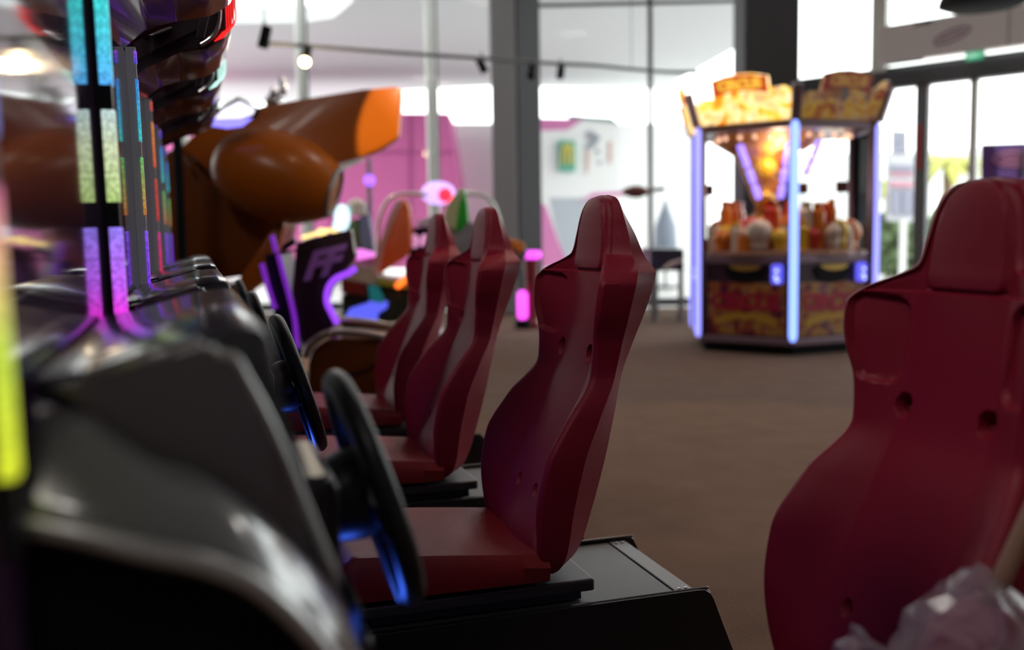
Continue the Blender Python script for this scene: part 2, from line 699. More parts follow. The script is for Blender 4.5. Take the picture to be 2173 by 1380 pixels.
for s in (-1, 1):
    f_ = obj('fender', fender(s), SMOKE, con, smooth=True)
    sm = f_.modifiers.new('solid', 'SOLIDIFY'); sm.thickness = .004; sm.offset = -1
    bm = NB(); tube(bm, [(p.x, p.y if s < 0 else 2.515 - p.y, p.z) for p in rim], .0085, 10)
    obj('fender_rim', bm, SILVER, con, smooth=True)
    pts = [(p.x, p.z - .004) for p in rim] + [(.135, .55), (.10, .30), (.10, .0), (-.135, .0)]
    bm = NB(); prism(bm, [(x, .782 if s < 0 else 1.733, z) for x, z in pts], (0, .012 * -s, 0))
    obj('lower_panel', bm, MATTE, con)
# steering column and wheel
WC = Vector((.214, 1.305, .783))
wn = Vector((math.cos(math.radians(16.5)), 0, math.sin(math.radians(16.5))))     # faces the driver
wu = Vector((-wn.z, 0, wn.x))
wy = Vector((0, 1, 0))
wheel = obj('steering_wheel', tube(NB(), [WC + (wu * math.sin(a) + wy * math.cos(a)) * .150 for a in [2 * PI * i / 56 for i in range(56)]], .0165, 14, True), RUBBER, con, smooth=True)
bm = NB()
for a in (0, PI):
    d = wu * math.sin(a) + wy * math.cos(a)
    obox(bm, WC + d * .085 - wn * .012, d, wn, d.cross(wn), .15, .016, .046, .006)
bmS = NB()
d = -wu
obox(bm, WC + d * .085 - wn * .012, d, wn, d.cross(wn), .14, .016, .085, .006)
obj('wheel_spoke', bm, RUBBER, wheel)
bm = NB(); lathe(bm, [(.030, -.075), (.052, -.07), (.062, -.03), (.060, .0), (.045, .012), (.02, .016)], WC, wn, 24)
obj('wheel_hub', bm, BLACK, wheel, smooth=True, angle=40)
bm = NB(); tube(bm, [WC - wn * .06, WC - wn * .16 - Vector((0, 0, .01))], .028, 16)
lathe(bm, [(.03, -.115), (.05, -.11), (.05, -.075), (.03, -.07)], WC, wn, 20)
obj('steering_column', bm, BLACK, con, smooth=True, angle=40)
bm = NB(); box(bm, (.07, 1.18, .60), (.155, 1.43, .83), .015)
obj('column_housing', bm, BLACK, con)
bm = NB(); box(bm, (.153, 1.22, .615), (.162, 1.39, .632), .003)
obj('column_lamp', bm, BLUEM, con)
bm = NB(); box(bm, (.151, 1.02, .62), (.156, 1.16, .72), .002)
for i in range(3):
    lathe(bm, [(.014, 0), (.014, .01), (.01, .014)], (.154, 1.05 + i * .04, .67), (1, 0, .2), 14)
obj('button_plate', bm, BLACK, con)
bm = NB(); box(bm, (.06, 1.22, .03), (.12, 1.28, .20), .01); box(bm, (.06, 1.34, .03), (.12, 1.39, .16), .01)
obj('pedal', bm, STEEL, con)
for k in (1, 2, 3):
    c = copy_tree(con, None, (0, k, 0))
    c['label'] = CLAB[k]
    if k == 3: c.location.x -= .0

# ================================================================== SCREEN TOWERS
def sx(z): return -.138 - .012 * (z - 1.12)


TG = 'tall dark screens edged with light strips'
TLAB = ['dark glossy screen at the far left edge with yellow green light strip',
        'dark glossy screen ending at the blue to magenta light strip',
        'dark glossy screen under the hood with red light ribs, third of the row',
        'dark glossy screen under the hood with rainbow white light ribs, fourth of the row',
        'dark glossy screen under the lowest and farthest plum hood, fifth of the row',
        'last dark glossy screen of the row, beside the orange aircraft ride']
G1 = [(0, (.55, .75, .04)), (.5, (.6, .75, .1)), (.85, (.9, .45, .25)), (1, (.95, .25, .35))]
SEGS1 = [(.958, 1.155, [(0, (.72, .80, .03)), (.45, (.55, .72, .06)), (.75, (.85, .50, .25)), (1, (.85, .18, .38))]), (1.19, 1.38, [(0, (.2, .3, 1)), (1, (.1, .5, 1))]), (1.42, 1.59, [(0, (.2, .3, 1)), (1, (.4, .1, 1))])]
SEGS2 = [(.984, 1.137, [(0, (.95, .02, .75)), (.4, (.55, .12, .95)), (1, (.32, .22, .98))]), (1.178, 1.324, [(0, (.55, .75, .25)), (.6, (.75, .85, .55)), (1, (.7, .9, .9))]),
         (1.364, 1.52, [(0, (.10, .45, .95)), (.5, (.08, .65, .80)), (1, (.05, .75, .70))]), (1.56, 1.59, [(0, (.1, .3, 1)), (1, (.4, .1, 1))])]
SEGS3 = [(.984, 1.137, [(0, (.25, .03, .95)), (1, (.25, .1, .98))]), (1.178, 1.324, [(0, (.75, .25, .05)), (1, (.2, .7, .2))]),
         (1.364, 1.52, [(0, (.05, .6, .6)), (1, (.05, .3, .9))]), (1.56, 1.59, [(0, (.1, .1, 1)), (1, (.4, .1, 1))])]
SEGS4 = [(.984, 1.137, [(0, (.9, .02, .10)), (1, (.7, .03, .3))]), (1.178, 1.324, [(0, (.8, .05, .05)), (1, (.8, .1, .05))]),
         (1.364, 1.52, [(0, (.8, .1, .05)), (1, (.8, .3, .05))]), (1.56, 1.59, [(0, (.9, .1, .1)), (1, (.9, .1, .1))])]
for k in range(6):
    y0 = .735 + k
    tw = thing('screen_tower', TLAB[k], 'arcade screen', (-.5, y0 + .5, 0), TG)
    bm = NB()
    prism(bm, [(sx(.6) - .012, y0 + .012, .0), (sx(1.60) - .012, y0 + .012, 1.60), (-.75, y0 + .012, 1.60), (-.75, y0 + .012, 0)], (0, .976, 0), .004)
    obj('tower_case', bm, MATTE, tw)
    bm = NB()
    prism(bm, [(sx(.80), y0 + .03, .80), (sx(1.585), y0 + .03, 1.585), (sx(1.585) - .014, y0 + .03, 1.585), (sx(.80) - .014, y0 + .03, .80)], (0, .962, 0), .002)
    scr = obj('screen', bm, SCREEN, tw)
    # light strip standing proud of the screen at the near edge of this tower
    oa, ob = ((.004, .015), (.009, .029), (.020, .0265), (.020, .0265), (.020, .0265), (.020, .0265))[k]
    bm = NB(); prism(bm, [(sx(.90) + .0, y0, .90), (sx(.90) + ob - .002, y0, .90), (sx(1.6) + ob - .002, y0, 1.6), (sx(1.6) + .0, y0, 1.6)], (0, .024, 0), .001)
    sp = obj('light_strip', bm, BLACK if k < 2 else ACRYL, tw)
    segs = [SEGS1, SEGS2, SEGS3, SEGS4, SEGS3, SEGS3][k]
    for i, (za, zb, stops) in enumerate(segs):
        bm = NB(); prism(bm, [(sx(za) + oa, y0 - .004, za), (sx(za) + ob, y0 - .004, za), (sx(zb) + ob, y0 - .004, zb), (sx(zb) + oa, y0 - .004, zb)], (0, .024, 0), .001)
        es_ = 1.0 if k < 2 else .8
        obj('light_segment', bm, ramp_mat(f'led{min(k, 4)}_{i}', stops, 'Z', es_ * (1.25 if i in (0, 2) else 1.), base=0., vor=150.), sp)
    if k == 5: continue
    # plum helmet hood over the screen
    yh = y0 + .38
    def hz(x, z, dy=0.): return Vector((x * .70 - .0, yh + dy, 1.12 + (z - 1.12) * .70))
    hp_ = [(-.46, 1.775), (-.215, 1.775), (-.12, 1.85), (-.02, 1.885), (.09, 1.905), (.155, 1.945), (.195, 2.005), (.21, 2.08), (.212, 2.22), (.19, 2.34), (.10, 2.44), (-.05, 2.48), (-.46, 2.50)]
    bm = NB(); prism(bm, [hz(x, z) for x, z in hp_], (0, .56, 0), .010)
    hood = obj('hood', bm, HOODM, tw, smooth=True, angle=25)
    bm = NB(); prism(bm, [hz(-.09, 1.925, -.006), hz(.045, 1.985, -.006), hz(.040, 2.005, -.006), hz(-.095, 1.945, -.006)], (0, .012, 0), .002)
    obj('vent_slot', bm, MATTE, hood)
    bm = NB(); prism(bm, [hz(-.20, 1.83, -.008), hz(-.10, 1.905, -.012), hz(.07, 1.98, -.012), hz(.10, 2.06, -.012), hz(.05, 2.10, -.012), hz(-.12, 2.03, -.012), hz(-.20, 2.00, -.008)], (0, .02, 0), .004)
    obj('cheek_plate', bm, HOODM, hood, smooth=True, angle=25)
    bm = NB(); tube(bm, spline([hz(.06, 1.915, -.008), hz(.115, 1.955, -.012), hz(.14, 2.01, -.012), hz(.145, 2.09, -.012), hz(.12, 2.15, -.012), hz(.05, 2.18, -.01)], 6), .0065, 8)
    obj('cheek_arch', bm, CHROME, hood, smooth=True)
    bm = NB(); prism(bm, [hz(.045, 1.945, -.016), hz(.078, 1.94, -.018), hz(.12, 2.09, -.018), hz(.085, 2.11, -.016)], (0, .012, 0), .002)
    obj('cheek_window', bm, CHROME, hood)
    bm = NB(); prism(bm, [hz(-.16, 1.985, -.016), hz(-.09, 2.005, -.03), hz(.00, 2.04, -.02), hz(-.01, 2.05, -.014), hz(-.10, 2.03, -.02), hz(-.16, 2.01, -.014)], (0, .02, 0), .002)
    obj('chrome_fin', bm, CHROME, hood)
    bm = NB(); prism(bm, [hz(-.17, 1.945, -.016), hz(-.12, 1.945, -.026), hz(-.04, 1.98, -.02), hz(-.06, 1.99, -.014), hz(-.15, 1.975, -.014)], (0, .02, 0), .002)
    obj('chrome_fin', bm, CHROME, hood)
    ribm = [CHROME, CHROME, emis('rib_red', (.9, .02, .02), 1.2), emis('rib_rgb', (.5, .85, .75), 1.5), CHROME][k]
    for i in range(5):
        o_ = .0095 * i
        bm = NB(); tube(bm, [hz(.120 + o_ * .8, 1.935 + o_ * .9, -.010), hz(.160 + o_, 1.955 + o_ * 1.2, -.007), hz(.172 + o_, 1.985 + o_ * 1.2, -.005), hz(.174 + o_, 2.25, -.004)], .0021, 6)
        obj('light_rib', bm, ribm, hood, smooth=True)

# ================================================================== ROOM SHELL
CARPET = mat('carpet', (.122, .074, .052), rough=.95, spec=.1, bump=1., bscale=90., noise=(.185, .120, .090), nscale=5.)
WALLD = mat('grey_wall', (.16, .15, .16), rough=.8)
CEIL = mat('pale_ceiling', (.50, .50, .50), rough=.9)
PAVE = mat('pale_paving', (.62, .61, .60), rough=.9, noise=(.56, .555, .55), nscale=2.)
ALU = mat('pale_aluminium', (.62, .63, .58), rough=.45, metal=.2)
FRAME = mat('grey_frame', (.16, .17, .18), rough=.5)
COLM = mat('dark_column', (.055, .055, .064), rough=.55)
PANE = glass('window_glass', (.97, .985, .98), .05)

C1, C2 = Vector((4.478, 13.603, 0)), Vector((7.747, 12.478, 0))
DF = (C2 - C1).normalized()                                     # along the glass front, to the right
DW = (Vector((9.302, 9.447, 0)) - C2).normalized()              # along the entrance wall, towards the camera side
NF = Vector((-DF.y, DF.x, 0))                                   # outwards
NW = Vector((-DW.y, DW.x, 0))


def onplane(px, py, A, n):
    r = FW + RT * ((px - IW / 2) / FPX) - UP * ((py - IH / 2) / FPX)
    t = (A - CAM).dot(n) / r.dot(n)
    return CAM + r * t


def onfront(px, py): return onplane(px, py, C1 + NF * .3, NF)
def onentry(px, py): return onplane(px, py, C2, NW)


def plan(v): return Vector((v.x, v.y, 0))


Lc = C1 - DF * 12.5
Rc = C2 + DW * 11.4
inner = [(Lc.x, -4, 0), (Rc.x, -4, 0), (Rc.x, Rc.y, 0), (C2.x, C2.y, 0), (Lc.x, Lc.y, 0)]
bm = NB(); prism(bm, [(x, y, -.06) for x, y, z in inner], (0, 0, .06))
struct('floor', bm, CARPET)
bm = NB(); prism(bm, [(x, y, 5.4) for x, y, z in inner], (0, 0, .15))
struct('ceiling', bm, CEIL)
bm = NB(); box(bm, (Lc.x - .2, -4, 0), (Lc.x, Lc.y, 5.4))
struct('wall_left', bm, WALLD)
bm = NB(); box(bm, (Lc.x - .2, -4.2, 0), (Rc.x + .2, -4.0, 5.4))
struct('wall_back', bm, WALLD)
bm = NB(); box(bm, (Rc.x, -4, 0), (Rc.x + .2, Rc.y, 5.4))
struct('wall_right', bm, WALLD)
bm = NB(); box(bm, (-60, -8, -.2), (70, 90, -.065))
struct('ground_outside', bm, PAVE)

# columns
def column(name, px0, px1, d, yawdeg, wide, deep):
    p0 = at((px0 + px1) / 2, 480, d)
    c = Vector((p0.x, p0.y, 0))
    a = math.radians(yawdeg)
    ax = RH * math.cos(a) + FH * math.sin(a)
    ay = Vector((0, 0, 1)).cross(ax)
    b = NB()
    obox(b, c + Vector((0, 0, 2.7)), ax, ay, Vector((0, 0, 1)), wide, deep, 5.4, .01)
    return struct(name, b, COLM)
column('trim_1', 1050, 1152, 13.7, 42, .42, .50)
def lit_face():  # paler slab on the column's left face: window light put into its colour
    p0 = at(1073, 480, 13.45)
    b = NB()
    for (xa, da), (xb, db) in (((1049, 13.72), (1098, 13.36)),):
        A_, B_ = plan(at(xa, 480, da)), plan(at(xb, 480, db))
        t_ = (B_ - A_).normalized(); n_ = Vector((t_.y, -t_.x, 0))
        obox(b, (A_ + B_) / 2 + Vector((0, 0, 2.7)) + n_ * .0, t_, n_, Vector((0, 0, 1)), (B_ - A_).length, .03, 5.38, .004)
    o = obj('trim_3', b, mat('window_lit_grey', (.26, .26, .27), rough=.5), None, loc=plan(p0))
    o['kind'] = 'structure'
lit_face()
column('trim_2', 1564, 1681, 13.0, 4, .71, .5)

# glazed fronts, bay by bay
def bay(name, A, B, z0, z1, n, uprights, pm, thick=.06, transoms=()):
    """A-B on plan; uprights: plan points of mullions; panes between the ends"""
    along = (B - A).normalized()
    root = thing(name, None, None, (A.x, A.y, 0))
    root['kind'] = 'structure'
    for q, w, dp, mm in uprights:
        b = NB()
        obox(b, Vector((q.x, q.y, (z0 + z1) / 2)), along, n, Vector((0, 0, 1)), w, dp, z1 - z0, .004)
        obj('mullion', b, mm, root)
    for zz, h, mm in transoms:
        b = NB()
        m_ = (A + B) / 2
        obox(b, Vector((m_.x, m_.y, zz)), along, n, Vector((0, 0, 1)), (B - A).length, .08, h, .003)
        obj('transom', b, mm, root)
    b = NB()
    m_ = (A + B) / 2
    obox(b, Vector((m_.x, m_.y, (z0 + z1) / 2)) + n * .0, along, n, Vector((0, 0, 1)), (B - A).length, .012, z1 - z0)
    obj('pane', b, pm, root)
    return root

f0 = C1 + NF * .3 - DF * 12.5
f1, f2 = plan(onfront(1100, 400)), plan(onfront(1620, 300))
up1 = [(plan(onfront(x, 300)), .03, .06, FRAME) for x in (-700, -280, 60, 380, 657, 930)]
for px, lab in ((380, 'pale round post outside behind the hoods, leftmost of three'), (639, 'pale round post outside rising above the orange wing root'), (911, 'pale round post outside between the orange wing tip and the broad column')):
    q = plan(at(px + 8, 300, 15.6))
    b = NB(); lathe(b, [(.095, -.06), (.095, 5.2)], q, (0, 0, 1), 20)
    tag(obj('outside_post', b, mat('post_white', (.75, .76, .72), rough=.5), None, smooth=True, loc=q, angle=40), lab, 'post', 'pale posts carrying the canopy')
bay('window_1', f0, f1, 0, 5.4, NF, up1, PANE, transoms=((.06, .12, FRAME), (5.35, .1, FRAME)))
bay('window_2', f1, f2, 0, 5.4, NF, [(plan(onfront(1380, 300)), .065, .10, FRAME)], PANE, transoms=((.06, .12, FRAME), (4.34, .05, FRAME)))
e0, e1 = C2 + DW * .1, C2 + DW * 11.4
HD = 2.86
upu = [(plan(onentry(1868, 100)), .20, .12, ALU), (plan(onentry(2078, 60)), .14, .12, ALU), (plan(onentry(2500, 60)), .2, .12, ALU)]
bay('window_3', e0, e1, HD + .22, 5.4, NW, upu, PANE)
upd = [(plan(onentry(1955, 400)), .155, .10, FRAME), (plan(onentry(2066, 300)), .09, .08, ALU), (plan(onentry(2300, 300)), .15, .10, FRAME), (plan(onentry(2650, 300)), .15, .10, FRAME)]
dr = bay('door_1', e0, e1, 0, HD, NW, upd, PANE, transoms=((.04, .08, FRAME),))
b = NB()
m_ = (e0 + e1) / 2
obox(b, Vector((m_.x, m_.y, HD + .11)), DW, NW, Vector((0, 0, 1)), (e1 - e0).length, .22, .22, .01)
obox(b, Vector((m_.x, m_.y, HD + .245)), DW, NW, Vector((0, 0, 1)), (e1 - e0).length, .08, .06, .004)
obj('door_header', b, mat('header_grey', (.06, .062, .07), rough=.5), dr)
b = NB()
q = plan(onentry(1955, 300))
obox(b, Vector((q.x, q.y, 2.1)) - NW * .055, DW, NW, Vector((0, 0, 1)), .05, .01, .55)
obj('red_sticker', b, mat('door_red', (.55, .05, .05), rough=.5), dr)

# ================================================================== ENTRANCE SIGN, LAMPS, HANGING THINGS
sa, sb = plan(onentry(1900, 120)) - NW * .35, plan(onentry(2330, 60)) - NW * .35
sgn = thing('entrance_sign', 'long grey fascia sign box with a faint oval mark, mounted over the glass entrance doors', 'sign', (sa.x, sa.y, 3.1))
b = NB()
m_ = (sa + sb) / 2
obox(b, Vector((m_.x, m_.y, 3.345)), DW, NW, Vector((0, 0, 1)), (sb - sa).length, .3, .44, .01)
obj('sign_box', b, mat('sign_grey', (.80, .79, .81), rough=.5), sgn)
q = plan(onplane(2030, 100, sa, NW)) - NW * .155
b = NB()
for rr, hh in ((.20, .065),):
    tube(b, [Vector((q.x, q.y, 3.33)) + DW * (rr * math.cos(a)) + Vector((0, 0, hh * math.sin(a) + rr * .25 * math.cos(a))) for a in [2 * PI * i / 28 for i in range(28)]], .014, 6, True)
obox(b, Vector((q.x, q.y, 3.33)), (DW + Vector((0, 0, .25))).normalized(), NW, Vector((0, 0, 1)), .28, .01, .03)
obj('oval_mark', b, mat('sign_mark', (.42, .30, .42), rough=.5), sgn)
b = NB()
q1, q2 = plan(onplane(2150, 100, sa, NW)), 0
obox(b, Vector((q1.x, q1.y, 3.345)) - NW * .152, DW, NW, Vector((0, 0, 1)), .03, .012, .44)
obj('joint_strip', b, mat('sign_joint', (.5, .5, .52), rough=.5), sgn)
for (xa, xb, lab) in ((1962, 2050, 'thin white light bar under the fascia sign, left one by the green exit sign'), (2092, 2200, 'thin white light bar under the fascia sign, right one at the photo edge')):
    A_, B_ = plan(onplane(xa, 150, sa, NW)) - NW * .02, plan(onplane(xb, 140, sa, NW)) - NW * .02
    b = NB()
    tube(b, [Vector((A_.x, A_.y, 3.103)), Vector((B_.x, B_.y, 3.103))], .014, 8)
    o = obj('light_bar', b, emis('bar_white', (1, .97, .92), 2.2), None, loc=(A_.x, A_.y, 3.1))
    tag(o, lab, 'lamp', 'light bars under the entrance sign')
q = plan(onplane(2070, 145, sa, NW)) - NW * .05
ex = thing('exit_sign', 'small green exit sign between two white light bars over the entrance', 'sign', (q.x, q.y, 3.0))
b = NB(); obox(b, Vector((q.x, q.y, 3.075)), DW, NW, Vector((0, 0, 1)), .19, .04, .085, .004)
obj('sign_body', b, emis('exit_green', (.05, .55, .28), .7), ex)
obj('lettering', text_bm('EXIT', .06, Vector((q.x, q.y, 3.075)) - NW * .024, DW, (0, 0, 1), .001), emis('exit_white', (.8, 1, .9), 1.2), ex)

# curved spotlight track and its spots
TZ = 3.0
trk = [atz(x, y, TZ) for x, y in ((560, 92), (640, 97), (760, 106), (905, 116), (1040, 125), (1160, 134), (1260, 139), (1340, 147), (1420, 153), (1480, 153))]
tr = thing('spotlight_track', 'thin dark curved lighting track hanging across the glass front', 'lighting track', trk[0])
b = NB(); tube(b, spline(trk, 5), .022, 8)
obj('rail', b, FRAME, tr, smooth=True)
for i in (1, 4, 7):
    b = NB(); tube(b, [trk[i], trk[i] + Vector((0, 0, 5.4 - TZ))], .0035, 5)
    obj('suspension_wire', b, MATTE, tr)
def spot(px, py, d, lab, lit=None, tilt=(-.3, -.5, -1), rod=0., s=1.):
    p = at(px, py, d)
    t = thing('spotlight', lab, 'spotlight', p, 'track spotlights')
    ax = Vector(tilt).normalized()
    b = NB(); lathe(b, [(.02 * s, -.09 * s), (.042 * s, -.085 * s), (.046 * s, .09 * s), (.038 * s, .088 * s)], p, ax, 16)
    obj('lamp_can', b, MATTE, t, smooth=True, angle=40)
    b = NB(); tube(b, [p - ax * .02, Vector((p.x, p.y, p.z + .1)), Vector((p.x, p.y, p.z + (rod or .14)))], .008, 6)
    obj('stem', b, MATTE, t)
    if lit:
        b = NB(); ball(b, p + ax * .075 * s, .05 * s)
        obj('bulb', b, lit, t, smooth=True)
    return p
bulb = spot(650, 118, 9.75, 'lit spotlight glowing warm white beside the left pale mullion', WARML, rod=.12)
spot(1022, 138, 10.9, 'unlit dark spotlight left of the broad grey column', tilt=(.5, 0, -1))
spot(1128, 150, 11.2, 'pale spotlight hanging in front of the broad dark column')
spot(1190, 150, 11.4, 'unlit dark spotlight just right of the broad grey column')
spot(562, 78, 8.2, 'dark spotlight hanging on a long rod beside the red ribbed hood', tilt=(-.25, 0, -1), rod=2.45)
# hung ornaments and dark dome lamp over the entrance
q = at(1940, 30, 9.5)
orn = thing('hanging_ornament', 'string with two dark slanting sticks hanging above the sign over the doors', 'ornament', q)
b = NB(); tube(b, [at(1941, -10, 9.5), at(1943, 62, 9.5)], .004, 5); tube(b, [at(1941, -10, 9.5), Vector((at(1941, -10, 9.5).x, at(1941, -10, 9.5).y, 5.4))], .003, 5)
obj('string', b, MATTE, orn)
for (xa, ya, xb, yb) in ((1902, 22, 1960, 8), (1944, 52, 1992, 42)):
    b = NB(); tube(b, [at(xa, ya, 9.5), at((xa + xb) / 2, (ya + yb) / 2, 9.45), at(xb, yb, 9.5)], .018, 8, taper=[.01, .022, .012])
    obj('stick', b, mat('stick_dark', (.05, .06, .06), rough=.5), orn, smooth=True)
q = at(2085, -6, 8.6)
dm = thing('dome_lamp', 'large black dome lamp at the top edge above the entrance sign', 'lamp', q)
b = NB(); lathe(b, [(.02, .20), (.12, .19), (.26, .12), (.345, .0), (.36, -.06), (.30, -.085), (.05, -.09)], q, (0, 0, 1), 30)
obj('shade', b, MATTE, dm, smooth=True, angle=40)
b = NB(); tube(b, [q + Vector((0, 0, .19)), Vector((q.x, q.y, 5.398))], .012, 6)
obj('stem', b, MATTE, dm)

# ================================================================== CIRCUS PRIZE MACHINE
Cf = Vector((4.925, 7.461, 0))
u_ = Vector((Cf.x, Cf.y, 0)).normalized()
lp = Vector((-u_.y, u_.x, 0))
cd = u_ * math.cos(math.radians(8.7)) + lp * math.sin(math.radians(8.7))
HS = .90
Cc = Cf + cd * HS
a0 = math.atan2(-cd.y, -cd.x)
def hexpt(i, r=HS, z=0.): return Vector((Cc.x + r * math.cos(a0 + i * PI / 3), Cc.y + r * math.sin(a0 + i * PI / 3), z))
cm = thing('circus_prize_machine', 'six-sided circus prize machine with blue light posts and glowing yellow topper, beyond the seats', 'arcade machine', Cc)
def hexring(b, r0, r1, z0, z1, bev=0.):
    prism(b, [hexpt(i, r0, z0) for i in range(6)], (0, 0, z1 - z0), bev)
    return b
PLUM = mat('plum_frame', (.24, .16, .20), rough=.35, metal=.3)
GOLDART = art_mat('circus_art', [(.03, .015, .06), (.20, .012, .03), (.36, .10, .03), (.42, .24, .04), (.30, .13, .12), (.12, .012, .03)], 4.5, 0.)
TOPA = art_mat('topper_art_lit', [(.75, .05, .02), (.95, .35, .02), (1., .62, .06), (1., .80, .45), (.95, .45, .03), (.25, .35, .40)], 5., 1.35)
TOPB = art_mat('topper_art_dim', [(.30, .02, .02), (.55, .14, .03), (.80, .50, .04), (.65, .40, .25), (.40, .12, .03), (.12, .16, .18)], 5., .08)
b = NB(); hexring(b, HS * .93, 0, .0, .085); obj('plinth', b, MATTE, cm)
b = NB(); hexring(b, HS * 1.0, 0, .085, .15, .012); obj('skirt_rail', b, PLUM, cm)
b = NB(); hexring(b, HS * .955, 0, .15, .80); obj('lower_body', b, mat('machine_dark', (.04, .015, .03), rough=.4), cm)
b = NB(); hexring(b, HS * .985, 0, .80, .875, .012); obj('deck_rail', b, PLUM, cm)
for i in range(6):
    p0, p1 = hexpt(i, HS * .955), hexpt(i + 1, HS * .955)
    ex_ = (p1 - p0).normalized()
    nn = Vector((ex_.y, -ex_.x, 0))
    mid = (p0 + p1) / 2
    if nn.dot(mid - Cc) < 0: nn = -nn
    if nn.dot(FH) > .45: continue                                # faces turned away show nothing
    rx = Vector((0, 0, 1)).cross(nn)                             # reading direction seen from outside
    # art panel on the lower front
    b = NB(); obox(b, mid + nn * .006 + Vector((0, 0, .40)), rx, nn, Vector((0, 0, 1)), .74, .012, .47, .004)
    obj('art_panel', b, GOLDART, cm)
    b = NB()
    prism(b, [mid + nn * .014 + rx * x + Vector((0, 0, z)) for x, z in ((-.30, .24), (-.06, .31), (.0, .29), (.06, .31), (.30, .24), (.30, .32), (.06, .37), (.0, .36), (-.06, .37), (-.30, .32))], nn * .004)
    obj('gold_ribbon', b, mat('gold_print', (.50, .28, .03), rough=.4), cm)
    obj('lettering', text_bm('CIRCUS', .19, mid + nn * .015 + Vector((0, 0, .455)), rx, (0, 0, 1), .003, bold=.012), mat('crimson_print', (.38, .008, .04), rough=.4), cm)
    # prize hatch: dark half-round opening with gold lip, blue button lamp
    b = NB()
    pts = [mid + nn * .008 + Vector((0, 0, .765)) + rx * (.20 * math.cos(t)) + Vector((0, 0, .135 * math.sin(t))) for t in [PI + PI * k / 14 for k in range(15)]]
    prism(b, pts, nn * .012)
    obj('prize_hatch', b, MATTE, cm)
    b = NB(); prism(b, [mid + nn * .02 + rx * (.15 * math.cos(t)) + Vector((0, 0, .79 + .05 * math.sin(t))) for t in [PI + PI * k / 10 for k in range(11)]], nn * .012)
    obj('hatch_lip', b, mat('gold_metal', (.75, .50, .15), rough=.3, metal=.8), cm)
    b = NB(); obox(b, mid + nn * .03 + rx * .30 + Vector((0, 0, .715)), rx, nn, Vector((0, 0, 1)), .105, .05, .17, .02)
    obj('button_lamp', b, emis('button_blue', (.13, .13, 1.), 1.1), cm)
    for zz, xx in ((.745, .005), (.69, .0), (.66, .012)):
        b = NB(); ball(b, mid + nn * .058 + rx * (.30 + xx) + Vector((0, 0, zz)), .014)
        obj('button_glow', b, emis('button_white', (.5, .55, 1), 2.2), cm)
    # glass above
    b = NB(); obox(b, mid * 1.0 + nn * -.01 + Vector((0, 0, 1.42)), rx, nn, Vector((0, 0, 1)), .80, .008, 1.09)
    obj('glass_pane', b, glass('machine_glass', (.96, .96, .97), .03), cm)
    # ceiling bulbs
    b = NB()
    for k in range(5):
        ball(b, mid * 1. - nn * .16 + rx * (-.28 + .14 * k) + Vector((0, 0, 1.935)), .022, u=10, v=8)
    obj('bulb_row', b, emis('row_warm', (1, .55, .35), 1.6), cm)
    # topper
    base = mid + nn * .035 + Vector((0, 0, 2.045))
    up_ = (Vector((0, 0, 1)) + nn * .33).normalized()
    o2 = [(-.42, 0), (.42, 0), (.445, .25), (.40, .285), (.30, .28), (.262, .25), (.262, .385), (.13, .415), (0, .425), (-.13, .415), (-.262, .385), (-.262, .215), (-.30, .23), (-.38, .23), (-.445, .19)]
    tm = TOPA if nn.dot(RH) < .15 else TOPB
    b = NB(); prism(b, [base + rx * x + up_ * y for x, y in o2], nn * .03, .004)
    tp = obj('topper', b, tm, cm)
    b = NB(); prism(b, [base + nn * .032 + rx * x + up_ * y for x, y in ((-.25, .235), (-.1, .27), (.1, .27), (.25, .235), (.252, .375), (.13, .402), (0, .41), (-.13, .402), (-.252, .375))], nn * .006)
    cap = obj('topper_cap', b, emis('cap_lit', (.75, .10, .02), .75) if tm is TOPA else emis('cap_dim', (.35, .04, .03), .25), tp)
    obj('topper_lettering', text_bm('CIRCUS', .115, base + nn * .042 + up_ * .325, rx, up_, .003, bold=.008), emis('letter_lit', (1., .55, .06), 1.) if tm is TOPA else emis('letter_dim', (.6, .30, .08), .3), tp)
for i in range(6):
    p = hexpt(i, HS * .985)
    if (p - Cc).dot(FH) > .75: continue
    es2 = hexpt(i, HS * 1.0)
    b = NB(); tube(b, [es2 + Vector((0, 0, .13)), es2 + Vector((0, 0, .17)), es2 + Vector((0, 0, 1.99)), es2 + Vector((0, 0, 2.03))], .036, 14, taper=[.018, .036, .036, .02])
    obj('light_post', b, emis('post_blue', (.22, .34, 1.), 2.3) if i == 0 else emis('post_violet', (.30, .30, 1.), 1.7), cm, smooth=True)
    b = NB(); tube(b, [es2 - (es2 - Cc).normalized() * .03 + Vector((0, 0, .15)), es2 - (es2 - Cc).normalized() * .03 + Vector((0, 0, 2.05))], .045, 10)
    obj('corner_post', b, PLUM, cm, smooth=True)
    # end bracket between toppers
    dirn = (es2 - Cc).normalized()
    b = NB(); obox(b, es2 + dirn * .07 + Vector((0, 0, 2.18)), Vector((0, 0, 1)).cross(dirn), (dirn - Vector((0, 0, .33))).normalized(), (Vector((0, 0, 1)) + dirn * .33).normalized(), .085, .05, .31, .01)
    obj('topper_bracket', b, PLUM, cm)
b = NB(); hexring(b, HS * 1.0, 0, 1.975, 2.05, .008); obj('header_rail', b, PLUM, cm)
b = NB(); lathe(b, [(.80, .875), (.80, .90), (.55, .93), (.30, .95)], Cc, (0, 0, 1), 24); obj('play_field', b, mat('playfield', (.40, .22, .16), rough=.3), cm)
ORR = [mat('prize_red', (.62, .04, .02), rough=.3), mat('prize_orange', (.80, .22, .02), rough=.3), mat('prize_yellow', (.85, .55, .04), rough=.3), mat('prize_cream', (.75, .62, .50), rough=.35)]
rr = random.Random(4)
